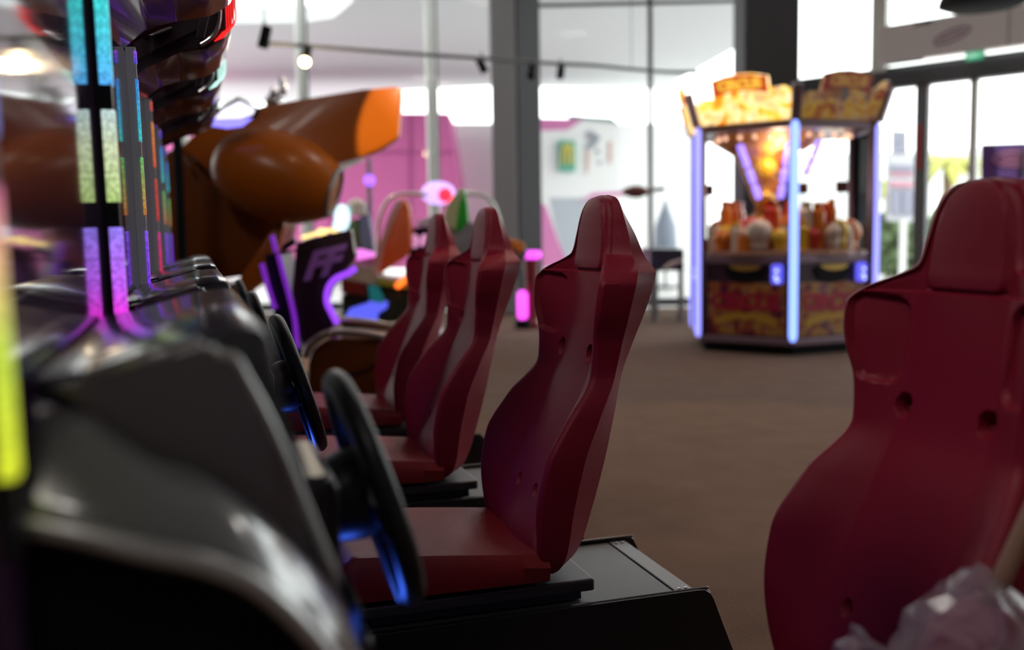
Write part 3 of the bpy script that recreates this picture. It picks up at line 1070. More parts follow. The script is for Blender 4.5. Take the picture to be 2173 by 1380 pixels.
for k in range(64):
    a = 2 * PI * k / 64 + rr.uniform(-.05, .05)
    r = rr.uniform(.40, .68)
    p = Cc + Vector((math.cos(a) * r, math.sin(a) * r, 0))
    h = rr.uniform(.14, .40) * (1.2 if r < .55 else .7)
    b = NB()
    w = rr.uniform(.045, .075)
    if k % 3 == 0:
        w *= 1.7
        ball(b, p + Vector((0, 0, .91 + w + h * .3)), w * 1.0, u=12, v=8); lathe(b, [(w * .6, 0), (w * .8, h * .4), (w * .3, h)], p + Vector((0, 0, .91)), (0, 0, 1), 10)
    else:
        lathe(b, [(w, 0), (w, h * .8), (w * .7, h * .85), (w * .7, h)], p + Vector((0, 0, .905)), (0, 0, 1), 10 if k % 2 else 4)
    obj('prize', b, ORR[k % 4], cm, smooth=(k % 3 == 0))
toC = (CAM - Cc); toC.z = 0; toC.normalize()
tR = Vector((0, 0, 1)).cross(toC)
Ci = Cc - tR * .13
# central tower: stacked orange domes and flared crown
b = NB(); lathe(b, [(.30, .93), (.30, 1.05), (.22, 1.12), (.20, 1.20), (.10, 1.26), (.09, 1.34), (.14, 1.42), (.20, 1.60), (.27, 1.78), (.46, 1.90), (.50, 1.975)], Ci, (0, 0, 1), 24)
obj('centre_tower', b, art_mat('tower_art', [(.30, .03, .02), (.65, .18, .02), (.80, .45, .03), (.60, .25, .15), (.28, .12, .10)], 7.), cm, smooth=True, angle=50)
b = NB(); ball(b, Ci + toC * .17 + Vector((0, 0, 1.68)), .115, .115, .13)
obj('yellow_dome', b, mat('dome_yellow', (.85, .48, .02), rough=.3), cm, smooth=True)
b = NB(); ball(b, Ci + toC * .16 - tR * .0 + Vector((0, 0, 1.40)), .085)
obj('gold_ball', b, mat('dome_gold', (.75, .42, .05), rough=.25, metal=.4), cm, smooth=True)
for x0, z0, x1, z1, dd in ((-.225, 1.88, -.05, 1.39, .22), (.215, 1.88, .14, 1.39, .22), (.48, 1.9, .36, 1.60, .1)):
    b = NB()
    A_, B_ = Ci + toC * (dd + .16) + tR * x0 + Vector((0, 0, z0)), Ci + toC * dd + tR * x1 + Vector((0, 0, z1))
    for t0, t1 in ((0, .42), (.45, .72), (.75, 1.)):
        tube(b, [A_.lerp(B_, t0), A_.lerp(B_, t0 + .03), A_.lerp(B_, t1 - .03), A_.lerp(B_, t1)], .033, 10, taper=[.02, .033, .033, .02])
    obj('neon_arm', b, emis('arm_violet', (.32, .22, 1.), 2.0), cm, smooth=True)
b = NB()
for x, z in ((-.10, 1.13), (-.085, 1.10)): ball(b, Ci + toC * .5 + tR * x + Vector((0, 0, z)), .028, u=12, v=8)
for x, z in ((.30, 1.10), (.46, 1.10)): ball(b, Ci + toC * .42 + tR * x + Vector((0, 0, z)), .026, u=12, v=8)
for k in range(6): ball(b, Ci - toC * .0 + tR * (.52 + .032 * k) + Vector((0, 0, 1.86 + .008 * k)), .022, u=10, v=8)
ball(b, Ci + toC * .1 + tR * .30 + Vector((0, 0, 1.83)), .032, u=10, v=8)
obj('inner_lamp', b, emis('inner_warm', (1., .85, .6), 5.), cm, smooth=True)
for xx, dd in ((-.50, .50), (.66, .50), (.33, .40)):
    b = NB(); obox(b, Ci + toC * dd + tR * xx + Vector((0, 0, 1.47)), tR, toC, Vector((0, 0, 1)), .10, .06, .10, .006)
    tube(b, [Ci + toC * dd + tR * xx + Vector((0, 0, 1.45)), Ci + toC * dd + tR * xx + Vector((0, 0, .9))], .006, 6)
    obj('price_card', b, mat('card_brown', (.14, .035, .025), rough=.5), cm)

# ================================================================== ORANGE AIRCRAFT RIDE
dP = 7.2
pr = thing('aircraft_ride', 'orange aircraft-shaped ride with raised wing and round engine pod, behind the screens', 'ride', plan(at(560, 600, dP)))
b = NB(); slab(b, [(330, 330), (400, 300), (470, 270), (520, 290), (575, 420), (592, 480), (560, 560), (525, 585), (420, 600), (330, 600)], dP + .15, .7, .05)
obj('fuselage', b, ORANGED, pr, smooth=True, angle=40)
b = NB(); slab(b, [(385, 310), (430, 268), (500, 243), (565, 224), (660, 208), (770, 190), (838, 184), (850, 188), (851, 205), (846, 288), (838, 298), (800, 322), (760, 335), (700, 352), (640, 400), (480, 400)], dP - .05, .12, .012)
obj('wing', b, ORANGE, pr, smooth=True, angle=40)
b = NB(); slab(b, [(700, 352), (760, 336), (772, 338), (740, 352), (712, 364), (700, 362)], dP - .12, .1, .004)
obj('wing_slat', b, SILVER, pr)
nA, nB = at(492, 348, dP - .15), at(708, 408, dP - .16)
nax = (nB - nA).normalized(); nl = (nB - nA).length
b = NB(); lathe(b, [(.05, -.12), (.16, -.09), (.245, .0), (.30, .12), (.318, nl * .35), (.318, nl * .55), (.29, nl * .74), (.235, nl * .9), (.19, nl * 1.0), (.165, nl * 1.0)], nA, nax, 40)
obj('engine_pod', b, ORANGE, pr, smooth=True, angle=50)
b = NB(); lathe(b, [(.185, nl * .985), (.185, nl * 1.02), (.165, nl * 1.025), (.15, nl * 1.0), (.03, nl * .985)], nA, nax, 32)
obj('nozzle', b, STEEL, pr, smooth=True, angle=40)
b = NB(); slab(b, [(585, 470), (604, 476), (585, 545), (556, 600), (500, 640), (470, 640), (520, 575)], dP - .1, .16, .02)
obj('tail_strut', b, ORANGE, pr, smooth=True, angle=40)
b = NB(); lathe(b, [(.42, 0), (.42, .06), (.20, .09), (.14, .14), (.14, .75)], plan(at(500, 600, dP + .4)), (0, 0, 1), 28)
obj('pedestal', b, MATTE, pr, smooth=True, angle=40)
b = NB()
for i in range(4):
    p, q_ = at(392 + i * 15, 335 - i * 9, dP - .0), at(402 + i * 15, 352 - i * 9, dP - .0)
    obox(b, (p + q_) / 2, (q_ - p).normalized(), FH, (q_ - p).normalized().cross(FH), .075, .03, .02, .004)
obj('cooling_fin', b, mat('fin_grey', (.18, .12, .10), rough=.4), pr)
# lit marquee of the machine behind the hoods
mq = thing('lit_marquee', 'tilted white and blue lit marquee panel under the last hood', 'sign', plan(at(480, 300, 6.9)))
b = NB(); slab(b, [(415, 254), (470, 225), (505, 205), (545, 228), (540, 245), (500, 268), (420, 268)], 6.68, .1, .01)
obj('marquee_case', b, MATTE, mq)
b = NB(); slab(b, [(472, 232), (508, 214), (540, 230), (535, 242), (510, 250), (455, 252)], 6.66, .03, .004)
obj('white_panel', b, emis('marquee_white', (.85, .80, .95), 1.6), mq)
b = NB(); slab(b, [(418, 255), (535, 250), (512, 268), (480, 272), (425, 264)], 6.66, .03, .004)
obj('blue_panel', b, emis('marquee_blue', (.25, .22, 1.), 1.7), mq)
pA = plan(at(374, 262, 6.72))
b = NB(); tube(b, [Vector((pA.x, pA.y, 0)), at(374, 262, 6.72), at(430, 261, 6.72)], .03, 8)
obj('post', b, MATTE, mq)
# chrome clustered ornament glinting beyond the wing
q = at(592, 205, 8.6)
ch_ = thing('chrome_ornament', 'small cluster of clear chrome shapes glinting above the wing of the orange aircraft', 'ornament', plan(q))
b = NB()
for dx, dy, r in ((0, 0, .05), (-14, -8, .04), (10, -14, .045), (4, -32, .035), (-6, 12, .06), (-22, 10, .045)):
    ball(b, at(592 + dx, 205 + dy, 8.6), r * .7, r * .7, r * 1.2, 14, 10)
obj('chrome_drops', b, CHROME, ch_, smooth=True)
b = NB(); tube(b, [plan(at(590, 300, 8.6)), at(590, 235, 8.6)], .03, 8)
obj('stand', b, MATTE, ch_)

# ================================================================== DRIVING SIMULATOR WITH FF PANEL
dS = 6.3
ff = thing('driving_simulator', 'orange driving simulator with dark FF backboard and purple neon tubes', 'arcade machine', plan(at(720, 700, dS)))
b = NB(); slab(b, [(628, 516), (690, 498), (745, 487), (755, 545), (728, 580), (700, 610), (690, 645), (715, 690), (640, 730), (618, 620)], dS, .09, .012)
obj('backboard', b, mat('backboard_plum', (.05, .018, .022), rough=.3, coat=.3), ff)
w0 = at(682, 562, dS - .012)
bx = (at(742, 548, dS) - at(682, 562, dS)).normalized()
by = (at(690, 500, dS) - at(678, 600, dS)).normalized()
obj('lettering', text_bm('FF', .235, w0, bx, by, .006, shear=.25, bold=.012), mat('ff_violet', (.24, .10, .30), rough=.4, emit=(.3, .1, .4), es=.12), ff)
neon = [[(755, 569), (738, 580), (712, 592), (697, 612), (694, 640), (704, 664), (716, 687)], [(556, 560), (566, 600), (578, 640), (584, 655)], [(591, 540), (601, 580), (612, 620), (623, 665), (628, 700), (630, 740)], [(578, 500), (586, 535)]]
for i, pts in enumerate(neon):
    b = NB(); tube(b, spline([at(x, y, dS - .03) for x, y in pts], 5), .020 if i == 0 else .016, 8)
    obj('neon_tube', b, PURPLE if i == 0 else PURPLE2, ff, smooth=True)
b = NB(); slab(b, [(560, 540), (592, 538), (612, 620), (632, 690), (640, 760), (600, 760), (580, 655)], dS + .03, .4, .01)
slab(b, [(628, 516), (592, 540), (600, 520), (625, 505)], dS + .02, .05)
obj('side_frame', b, mat('frame_violet_black', (.02, .008, .03), rough=.3), ff)
b = NB(); slab(b, [(596, 536), (628, 528), (628, 533), (597, 542)], dS + .01, .04)
obj('shelf_edge', b, mat('shelf_copper', (.35, .16, .12), rough=.4), ff)
# low orange body in front with chrome rails
dB = 6.0
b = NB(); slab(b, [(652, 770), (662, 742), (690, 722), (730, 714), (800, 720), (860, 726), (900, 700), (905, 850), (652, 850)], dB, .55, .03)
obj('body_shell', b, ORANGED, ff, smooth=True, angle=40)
for y_, d_ in ((0, dB - .03), (-26, dB + .5)):
    b = NB(); tube(b, spline([at(x, y + y_, d_) for x, y in ((648, 760), (656, 738), (676, 718), (700, 707), (740, 706), (790, 712), (828, 718), (850, 712), (880, 690), (905, 668))], 5), .024, 10)
    obj('chrome_rail', b, mat('rail_copper_chrome', (.62, .50, .42), rough=.2, metal=.9), ff, smooth=True)
b = NB(); tube(b, [at(728, 800, dB - .02), at(770, 788, dB - .02), at(800, 772, dB - .02)], .008, 6)
obj('body_seam', b, MATTE, ff)
b = NB(); slab(b, [(640, 845), (910, 845), (910, 866), (640, 866)], dB + .02, .6)
obj('base', b, MATTE, ff)

# ================================================================== RIDES FURTHER BACK
dR = 9.3
def flo(px, d): return plan(at(px, 600, d))
r1 = thing('motion_ride', 'blurred motion ride with orange seat and roll bar before the pink wall', 'ride', flo(820, dR), 'motion rides with roll bars')
b = NB(); slab(b, [(845, 428), (857, 420), (868, 438), (872, 520), (860, 545), (815, 575), (785, 592), (790, 560), (806, 520), (825, 462)], dR, .25, .02)
obj('seat', b, mat('seat_orange', (.85, .16, .04), rough=.4), r1, smooth=True, angle=40)
b = NB(); slab(b, [(838, 430), (848, 422), (852, 430), (832, 475), (815, 520), (800, 590), (783, 592), (792, 555), (808, 510), (824, 460)], dR - .06, .08, .01)
obj('seat_edge', b, mat('seat_edge_pale', (.75, .45, .42), rough=.4), r1)
b = NB(); tube(b, spline([at(x, y, dR + .2) for x, y in ((800, 600), (801, 530), (805, 470), (822, 428), (850, 413), (905, 413))], 6), .022, 10)
obj('roll_bar', b, SILVER, r1, smooth=True)
b = NB(); slab(b, [(722, 575), (745, 560), (792, 566), (800, 590), (880, 598), (884, 612), (790, 604), (722, 592)], dR - .1, .5, .01)
obj('top_rail', b, mat('rail_cream', (.62, .56, .50), rough=.35), r1)
b = NB(); slab(b, [(800, 592), (882, 599), (882, 616), (800, 606)], dR - .13, .3, .006)
obj('lime_stripe', b, mat('lime', (.35, .45, .06), rough=.4), r1)
b = NB(); slab(b, [(724, 594), (778, 602), (776, 628), (724, 622)], dR - .1, .5, .01)
obj('red_side', b, mat('ride_red', (.22, .02, .02), rough=.4), r1)
b = NB(); slab(b, [(778, 604), (884, 614), (886, 650), (850, 690), (790, 720), (724, 720), (724, 624), (776, 628)], dR - .05, .6, .02)
obj('hull', b, mat('hull_olive_black', (.018, .028, .010), rough=.4), r1, smooth=True, angle=40)
b = NB(); slab(b, [(780, 605), (802, 608), (816, 640), (812, 648), (786, 640)], dR - .1, .1, .008)
obj('teal_panel', b, mat('teal', (.02, .22, .22), rough=.4, emit=(.02, .3, .35), es=.25), r1)
b = NB(); slab(b, [(742, 655), (778, 644), (784, 650), (784, 676), (742, 682), (732, 672)], dR - .1, .06, .01)
slab(b, [(780, 640), (822, 640), (820, 655), (800, 665), (800, 690), (784, 690)], dR - .1, .06, .01)
obj('blue_light_panel', b, emis('panel_blue', (.12, .14, 1.), 1.0), r1)
for i in range(5):
    b = NB(); ball(b, at(845 + i * 6.5, 606 - i * 6, dR - .18), .03, u=12, v=8)
    obj('orange_lamp', b, emis('lamp_orange', (1., .16, .02), 2.2), r1, smooth=True)
b = NB(); slab(b, [(730, 540), (760, 528), (792, 536), (794, 545), (760, 552), (730, 549)], dR - .08, .1, .01)
obj('pink_light', b, emis('pink_neon', (1., .25, .95), 1.1), r1)
b = NB(); slab(b, [(740, 545), (788, 545), (792, 572), (735, 580)], dR - .04, .3, .01)
obj('dashboard', b, mat('dash_pink_grey', (.45, .30, .32), rough=.4), r1)
r2 = thing('motion_ride', 'blurred motion ride with green seat and roll bar left of the broad column', 'ride', flo(985, dR + .6), 'motion rides with roll bars')
b = NB(); slab(b, [(972, 402), (984, 398), (992, 432), (994, 470), (972, 495), (966, 488)], dR + .6, .25, .015)
obj('seat', b, mat('seat_green', (.01, .42, .02), rough=.4), r2, smooth=True, angle=40)
b = NB(); slab(b, [(945, 440), (968, 408), (984, 398), (972, 440), (966, 488), (940, 480)], dR + .55, .1, .01)
obj('seat_edge', b, mat('seat_edge_lime', (.42, .52, .28), rough=.4), r2)
b = NB(); tube(b, spline([at(x, y, dR + .8) for x, y in ((968, 412), (1010, 411), (1040, 424), (1058, 465), (1068, 530), (1070, 620))], 6), .022, 10)
obj('roll_bar', b, SILVER, r2, smooth=True)
b = NB(); slab(b, [(930, 480), (1000, 470), (1075, 520), (1105, 515), (1120, 535), (1080, 640), (930, 640)], dR + .62, .5, .02)
obj('hull', b, mat('hull_grey', (.20, .20, .23), rough=.4), r2, smooth=True, angle=40)
b = NB(); slab(b, [(1078, 505), (1105, 512), (1116, 522), (1104, 538), (1088, 525)], dR + .55, .1, .008)
obj('orange_nose', b, mat('nose_orange', (.85, .26, .03), rough=.4), r2)
b = NB(); slab(b, [(884, 470), (925, 455), (930, 470), (925, 480), (886, 484)], dR + .5, .2, .01)
slab(b, [(930, 462), (940, 462), (940, 640), (930, 640)], dR + .6, .1)
obj('dash_cowl', b, mat('cowl_pale', (.50, .52, .70), rough=.4), r2)
for px in (880, 901):
    b = NB(); ball(b, at(px, 512, dR + .45), .045, .045, .07, 12, 8)
    obj('pink_lamp', b, emis('lamp_pink', (.85, .35, .65), .75), r2, smooth=True)
b = NB(); slab(b, [(868, 484), (930, 482), (930, 640), (868, 640)], dR + .55, .3, .01)
obj('dash_block', b, MATTE, r2)
# glowing globe lamp with red eye
gl = thing('globe_lamp', 'glowing violet white globe lamp with a red eye, above the far seats', 'lamp', flo(930, 11.0))
b = NB(); q = at(930, 410, 11.0); ball(b, q, .19, .17, .13)
obj('globe', b, emis('globe_violet', (.62, .42, 1.), 1.5), gl, smooth=True)
b = NB(); ball(b, at(945, 414, 10.82), .08)
obj('red_eye', b, emis('eye_red', (1., .02, .05), 2.2), gl, smooth=True)
b = NB(); tube(b, [flo(930, 11.0), q - Vector((0, 0, .08))], .02, 8); lathe(b, [(.2, 0), (.2, .03), (.03, .05)], flo(930, 11.0), (0, 0, 1), 20)
obj('stand', b, SILVER, gl, smooth=True, angle=40)
# upright figure-like ride head with pale dome
fg = thing('dome_ride', 'small blurred ride with a pale dome top and blue side, left of the orange seat', 'ride', flo(758, 9.9))
b = NB(); ball(b, at(757, 440, 9.9), .10, .10, .085); lathe(b, [(.11, .0), (.10, .05), (.05, .07)], at(757, 458, 9.9), (0, 0, 1), 16)
obj('pale_dome', b, mat('dome_pale', (.55, .56, .55), rough=.35), fg, smooth=True)
b = NB(); slab(b, [(765, 452), (782, 458), (792, 520), (788, 575), (770, 575), (764, 500)], 9.85, .15, .01)
obj('blue_side', b, mat('side_blue', (.16, .22, .40), rough=.4), fg)
b = NB(); slab(b, [(742, 468), (764, 462), (772, 520), (770, 640), (735, 640), (730, 500)], 9.9, .3, .02)
obj('olive_body', b, mat('body_olive', (.07, .10, .02), rough=.4), fg)
b = NB(); ball(b, at(726, 462, 9.8), .075, .06, .13); ball(b, at(716, 478, 9.75), .045)
obj('white_lamp', b, emis('lamp_cyan_white', (.6, .9, 1.), 1.6), fg, smooth=True)
b = NB(); ball(b, at(683, 493, 9.6), .05, .04, .04); tube(b, [at(640, 505, 9.6), at(700, 488, 9.6), at(735, 500, 9.7)], .02, 6)
obj('yellow_lamp', b, emis('lamp_yellow', (1., .75, .25), 1.8), fg, smooth=True)
# violet spot on a pole in front of the pink wall
vs = thing('violet_lamp', 'tiny violet lamp on a thin pole against the pink wall', 'lamp', flo(784, 11.5))
b = NB(); ball(b, at(784, 383, 11.5), .065, u=12, v=8)
obj('bulb', b, emis('violet_bulb', (.35, .12, 1.), 2.), vs, smooth=True)
b = NB(); tube(b, [flo(786, 11.52), at(783, 336, 11.52)], .035, 8)
obj('pole', b, mat('pole_mauve', (.35, .18, .34), rough=.5), vs)
# neon-ringed red pedestal
pdm = thing('neon_pedestal', 'red pedestal ringed with magenta neon at the foot of the broad column', 'arcade machine', flo(1128, 11.6))
fp = flo(1128, 11.6)
zt = at(1128, 540, 11.6).z
b = NB(); lathe(b, [(.12, .0), (.12, .05), (.07, .10), (.075, .3), (.09, zt - .04), (.02, zt - .03)], fp, (0, 0, 1), 20)
obj('column_body', b, mat('pedestal_red', (.22, .02, .03), rough=.35), pdm, smooth=True, angle=40)
b = NB(); lathe(b, [(.09, zt - .05), (.115, zt - .03), (.115, zt + .03), (.08, zt + .04)], fp, (0, 0, 1), 20)
obj('neon_ring', b, MAGENTA, pdm, smooth=True)
fp2 = flo(1108, 11.5)
b = NB(); lathe(b, [(.03, .10), (.06, .14), (.06, .40), (.03, .44)], fp2, (0, 0, 1), 14)
obj('neon_leg', b, MAGENTA, pdm, smooth=True)
b = NB(); lathe(b, [(.09, .0), (.09, .10), (.03, .11)], fp2, (0, 0, 1), 14)
obj('foot', b, MATTE, pdm)
# dark blue game table
tb = thing('game_table', 'dark navy game table on thin legs left of the circus machine', 'table', flo(1425, 12.0))
b = NB(); slab(b, [(1380, 528), (1452, 528), (1452, 574), (1380, 574)], 12.0, .9, .02)
obj('table_body', b, mat('navy', (.006, .008, .03), rough=.35), tb)
for px, dd in ((1388, 12.05), (1444, 12.05), (1392, 12.8), (1446, 12.8)):
    b = NB(); t_ = at(px, 574, dd); tube(b, [Vector((t_.x, t_.y, 0)), Vector((t_.x, t_.y, t_.z + .02))], .03, 8)
    obj('leg', b, STEEL, tb)
o = obj('cue_stick', tube(NB(), [at(1408, 572, 11.5), at(1425, 562, 11.5), at(1446, 553, 11.45)], .03, 8, taper=[.02, .035, .02]), mat('cue_pale', (.6, .5, .48), rough=.4), tb)
# brown punch pod on a thin pole
pp = thing('punch_pod', 'brown ellipsoid pod on a thin pole by the dark mullion', 'arcade machine', flo(1383, 13.2))
b = NB(); q = at(1349, 407, 13.2); b2 = NB()
lathe(b, [(.003, -.20), (.05, -.14), (.082, -.05), (.085, .05), (.05, .14), (.003, .20)], q, RH, 20)
obj('pod', b, mat('pod_brown', (.20, .06, .05), rough=.4), pp, smooth=True)
b = NB(); tube(b, [flo(1383, 13.2), at(1383, 395, 13.2)], .02, 8); tube(b, [at(1380, 404, 13.2), at(1410, 401, 13.2)], .03, 8)
obj('pole', b, mat('pole_grey', (.35, .36, .36), rough=.5), pp)

# ================================================================== OUTSIDE
PINK = mat('pink_wall', (.50, .105, .29), rough=.8)
PALE = mat('pale_wall', (.78, .78, .78), rough=.8)
SOFF = mat('canopy_soffit', (.58, .59, .60), rough=.8)
cp = [atz(x, y, 5.2) for x, y in ((380, 50), (640, 47), (705, 38), (745, 5), (790, -90), (1620, -90), (1640, 30), (1565, 100), (1480, 148), (1400, 190), (1050, 183), (850, 193), (640, 215), (380, 225))]
b = NB(); prism(b, cp, (0, 0, .3))
o = obj('canopy', b, SOFF, None, loc=cp[0]); tag(o, 'broad grey canopy roof outside over the forecourt', 'canopy')
o['kind'] = 'structure'
b = NB(); slab(b, [(300, 240), (952, 240), (968, 350), (990, 470), (990, 570), (300, 570)], 24., 3.)
o = obj('pink_wall_outside', b, PINK, None, loc=plan(at(700, 570, 24))); tag(o, 'bright pink wall of the neighbouring building, behind the rides', 'wall')
o['kind'] = 'structure'
b = NB()
for px in (870, 700): slab(b, [(px, 240), (px + 3, 240), (px + 3, 570), (px, 570)], 23.97, .02)
slab(b, [(300, 322), (965, 322), (965, 325), (300, 325)], 23.97, .02)
obj('panel_seam', b, mat('pink_seam', (.30, .05, .18), rough=.8), o)
b = NB(); slab(b, [(940, 262), (1500, 262), (1500, 575), (940, 575)], 28., 3.)
o = obj('pale_wall_outside', b, PALE, None, loc=plan(at(1200, 570, 28))); tag(o, 'white wall of the building across the forecourt', 'wall'); o['kind'] = 'structure'
sw_ = thing('shop_wall', 'white shop wall with pink band and grey panel, right of the broad column', 'wall', plan(at(1230, 560, 25)))
sw_['kind'] = 'structure'
b = NB(); slab(b, [(1120, 250), (1312, 256), (1312, 575), (1120, 575)], 25., 2.)
obj('wall_panel', b, PALE, sw_)
b = NB(); slab(b, [(1120, 250), (1240, 252), (1205, 275), (1120, 278)], 24.98, .04); slab(b, [(1120, 400), (1160, 440), (1180, 500), (1205, 560), (1120, 575)], 24.98, .04)
slab(b, [(1225, 430), (1260, 410), (1300, 408), (1330, 405), (1330, 414), (1260, 420)], 24.98, .04)
obj('pink_band', b, mat('pink_band', (.60, .20, .42), rough=.8), sw_)
b = NB(); slab(b, [(1166, 420), (1260, 420), (1260, 560), (1205, 560), (1180, 490)], 24.99, .04)
obj('grey_panel', b, mat('pale_blue_grey', (.42, .45, .50), rough=.8), sw_)
b = NB(); slab(b, [(1205, 243), (1240, 246), (1300, 250), (1310, 262), (1290, 258), (1210, 251)], 24.95, .3)
obj('awning_edge', b, mat('awning_green', (.20, .28, .27), rough=.7), sw_)
b = NB()
for cx, cy, r_ in ((1252, 288, 11), (1264, 293, 9), (1258, 305, 8), (1249, 311, 7), (1268, 322, 5), (1272, 345, 4)):
    prism(b, [at(cx + r_ * math.cos(a) * (1 + .2 * math.sin(3 * a + cx)), cy + r_ * math.sin(a), 24.97) for a in [2 * PI * k / 16 for k in range(16)]], FH * .03)
obj('grey_mural', b, mat('mural_grey', (.34, .35, .40), rough=.8), sw_)
b = NB(); slab(b, [(1243, 320), (1250, 320), (1250, 350), (1245, 372)], 24.97, .03); slab(b, [(1291, 300), (1298, 300), (1298, 345), (1292, 348)], 24.97, .03)
obj('salmon_mural', b, mat('mural_salmon', (.62, .40, .36), rough=.8), sw_)
ms = thing('green_sign', 'green shop sign with yellow double arches on the white wall', 'sign', at(1203, 330, 24.9))
b = NB(); slab(b, [(1185, 298), (1220, 299), (1221, 363), (1186, 363)], 24.85, .12)
obj('sign_board', b, mat('sign_green', (.10, .40, .30), rough=.6), ms)
b = NB()
for cx in (1198, 1209):
    tube(b, spline([at(cx - 5.5, 350, 24.8), at(cx - 4.5, 325, 24.8), at(cx - 2.5, 312, 24.8), at(cx, 307, 24.8), at(cx + 2.5, 312, 24.8), at(cx + 4.5, 325, 24.8), at(cx + 5.5, 350, 24.8)], 5), .026, 6)
obj('arch_mark', b, mat('sign_yellow', (.70, .55, .10), rough=.6), ms)
# closed grey parasol, lamp post arms
pa = thing('closed_parasol', 'closed grey parasol standing outside the glass left of the circus machine', 'parasol', plan(at(1412, 560, 19)))
qb = plan(at(1412, 560, 19))
b = NB(); lathe(b, [(.02, at(1412, 424, 19).z), (.06, at(1412, 440, 19).z), (.20, at(1412, 480, 19).z), (.22, at(1412, 525, 19).z), (.10, at(1412, 540, 19).z)], qb, (0, 0, 1), 16)
obj('folded_canopy', b, mat('parasol_grey', (.22, .25, .32), rough=.8), pa, smooth=True)
b = NB(); lathe(b, [(.25, 0), (.25, .06), (.03, .08), (.03, 1.0)], qb, (0, 0, 1), 14)
obj('pole', b, STEEL, pa)
# greenery beyond the doors
HEDGE = mat('hedge_leaf', (.10, .16, .06), rough=.8, noise=(.22, .28, .16), nscale=6.)
rr = random.Random(11)
def leafblob(c, rx, ry, rz, n, s):
    b = NB()
    for i in range(n):
        th, ph = rr.uniform(0, 2 * PI), math.acos(rr.uniform(-1, 1))
        k = rr.uniform(.55, 1.)
        p = Vector((c[0] + rx * k * math.sin(ph) * math.cos(th), c[1] + ry * k * math.sin(ph) * math.sin(th), max(c[2] + rz * k * math.cos(ph), .05)))
        d1 = Vector((rr.uniform(-1, 1), rr.uniform(-1, 1), rr.uniform(-.6, 1))).normalized() * s
        d2 = d1.cross(Vector((rr.uniform(-1, 1), rr.uniform(-1, 1), rr.uniform(-1, 1)))).normalized() * s * .5
        b.faces.new([b.verts.new(q_) for q_ in (p - d1, p + d2, p + d1, p - d2)])
    return b
for i, (px, d, rx, rz, lab) in enumerate(((1896, 22, .54, .72, 'pale green hedge clump under the pale totem board'), (2012, 22, .54, .75, 'green hedge clump right of the grey door mullion'), (2128, 22, .54, .8, 'green hedge clump behind the purple banner'))):
    c = plan(at(px, 560, d))
    o = obj('hedge', leafblob((c.x, c.y, .72), rx, rx, rz, 1500, .17), HEDGE, None, loc=c)
    tag(o, lab, 'hedge', 'hedge clumps outside the doors')
PALM = mat('palm_leaf', (.30, .33, .05), rough=.7, noise=(.42, .40, .12), nscale=2.)
for (px, py, d, lab) in ((2010, 335, 23, 'yellow green palm seen through the doors right of the grey mullion'), (1885, 385, 25, 'yellowish palm seen through the door beside the machine edge'), (2130, 330, 26, 'palm partly behind the purple banner')):
    top = at(px, py, d); ft = Vector((top.x, top.y, 0))
    t = thing('palm_tree', lab, 'tree', ft, 'palms outside the doors')
    b = NB(); tube(b, [ft, ft.lerp(top, .5) + Vector((.06, 0, 0)), top], .13, 10, taper=[.16, .13, .10])
    obj('trunk', b, mat('palm_trunk', (.30, .20, .13), rough=.9), t, smooth=True)
    b = NB()
    for k in range(15):
        a = 2 * PI * k / 15 + rr.uniform(-.15, .15)
        L = rr.uniform(.8, 1.15); lift = rr.uniform(.1, .7)
        dr_ = Vector((math.cos(a), math.sin(a), 0)); sd = Vector((-dr_.y, dr_.x, 0))
        prev = None
        for j in range(9):
            t_ = j / 8
            p = top + dr_ * L * t_ + Vector((0, 0, lift * t_ - 1.15 * t_ * t_))
            w = .16 * math.sin(PI * min(t_ + .12, 1)) + .01
            cur = (b.verts.new(p + sd * w - Vector((0, 0, w * .5))), b.verts.new(p), b.verts.new(p - sd * w - Vector((0, 0, w * .5))))
            if prev:
                b.faces.new((prev[0], prev[1], cur[1], cur[0])); b.faces.new((prev[1], prev[2], cur[2], cur[1]))
            prev = cur
    obj('fronds', b, PALM, t)
tt = thing('totem_board', 'pale upright notice board with small grey panels outside the left door pane', 'sign', plan(at(1916, 560, 17.5)))
b = NB(); slab(b, [(1886, 325), (1944, 328), (1942, 472), (1884, 468)], 17.5, .12, .01); slab(b, [(1895, 275), (1926, 277), (1926, 327), (1895, 326)], 17.5, .1, .01)
obj('board', b, mat('totem_pale', (.52, .52, .56), rough=.6), tt)
b = NB()
for (xa, ya, xb, yb) in ((1897, 280, 1924, 288), (1897, 294, 1924, 304), (1897, 310, 1924, 322), (1890, 350, 1938, 362), (1892, 402, 1912, 455), (1916, 402, 1938, 455)): slab(b, [(xa, ya), (xb, ya + 1), (xb, yb + 1), (xa, yb)], 17.46, .02)
obj('grey_lines', b, mat('totem_grey', (.26, .26, .34), rough=.6), tt)
b = NB()
for (xa, ya, xb, yb) in ((1890, 366, 1938, 372), (1890, 386, 1938, 396)): slab(b, [(xa, ya), (xb, ya + 1), (xb, yb + 1), (xa, yb)], 17.46, .02)
obj('rose_lines', b, mat('totem_rose', (.55, .25, .32), rough=.6), tt)
b = NB(); f_ = plan(at(1915, 560, 17.55)); obox(b, f_ + Vector((0, 0, .6)), RH, FH, Vector((0, 0, 1)), .09, .1, 1.25)
obj('stand', b, mat('totem_white', (.75, .75, .75), rough=.6), tt)
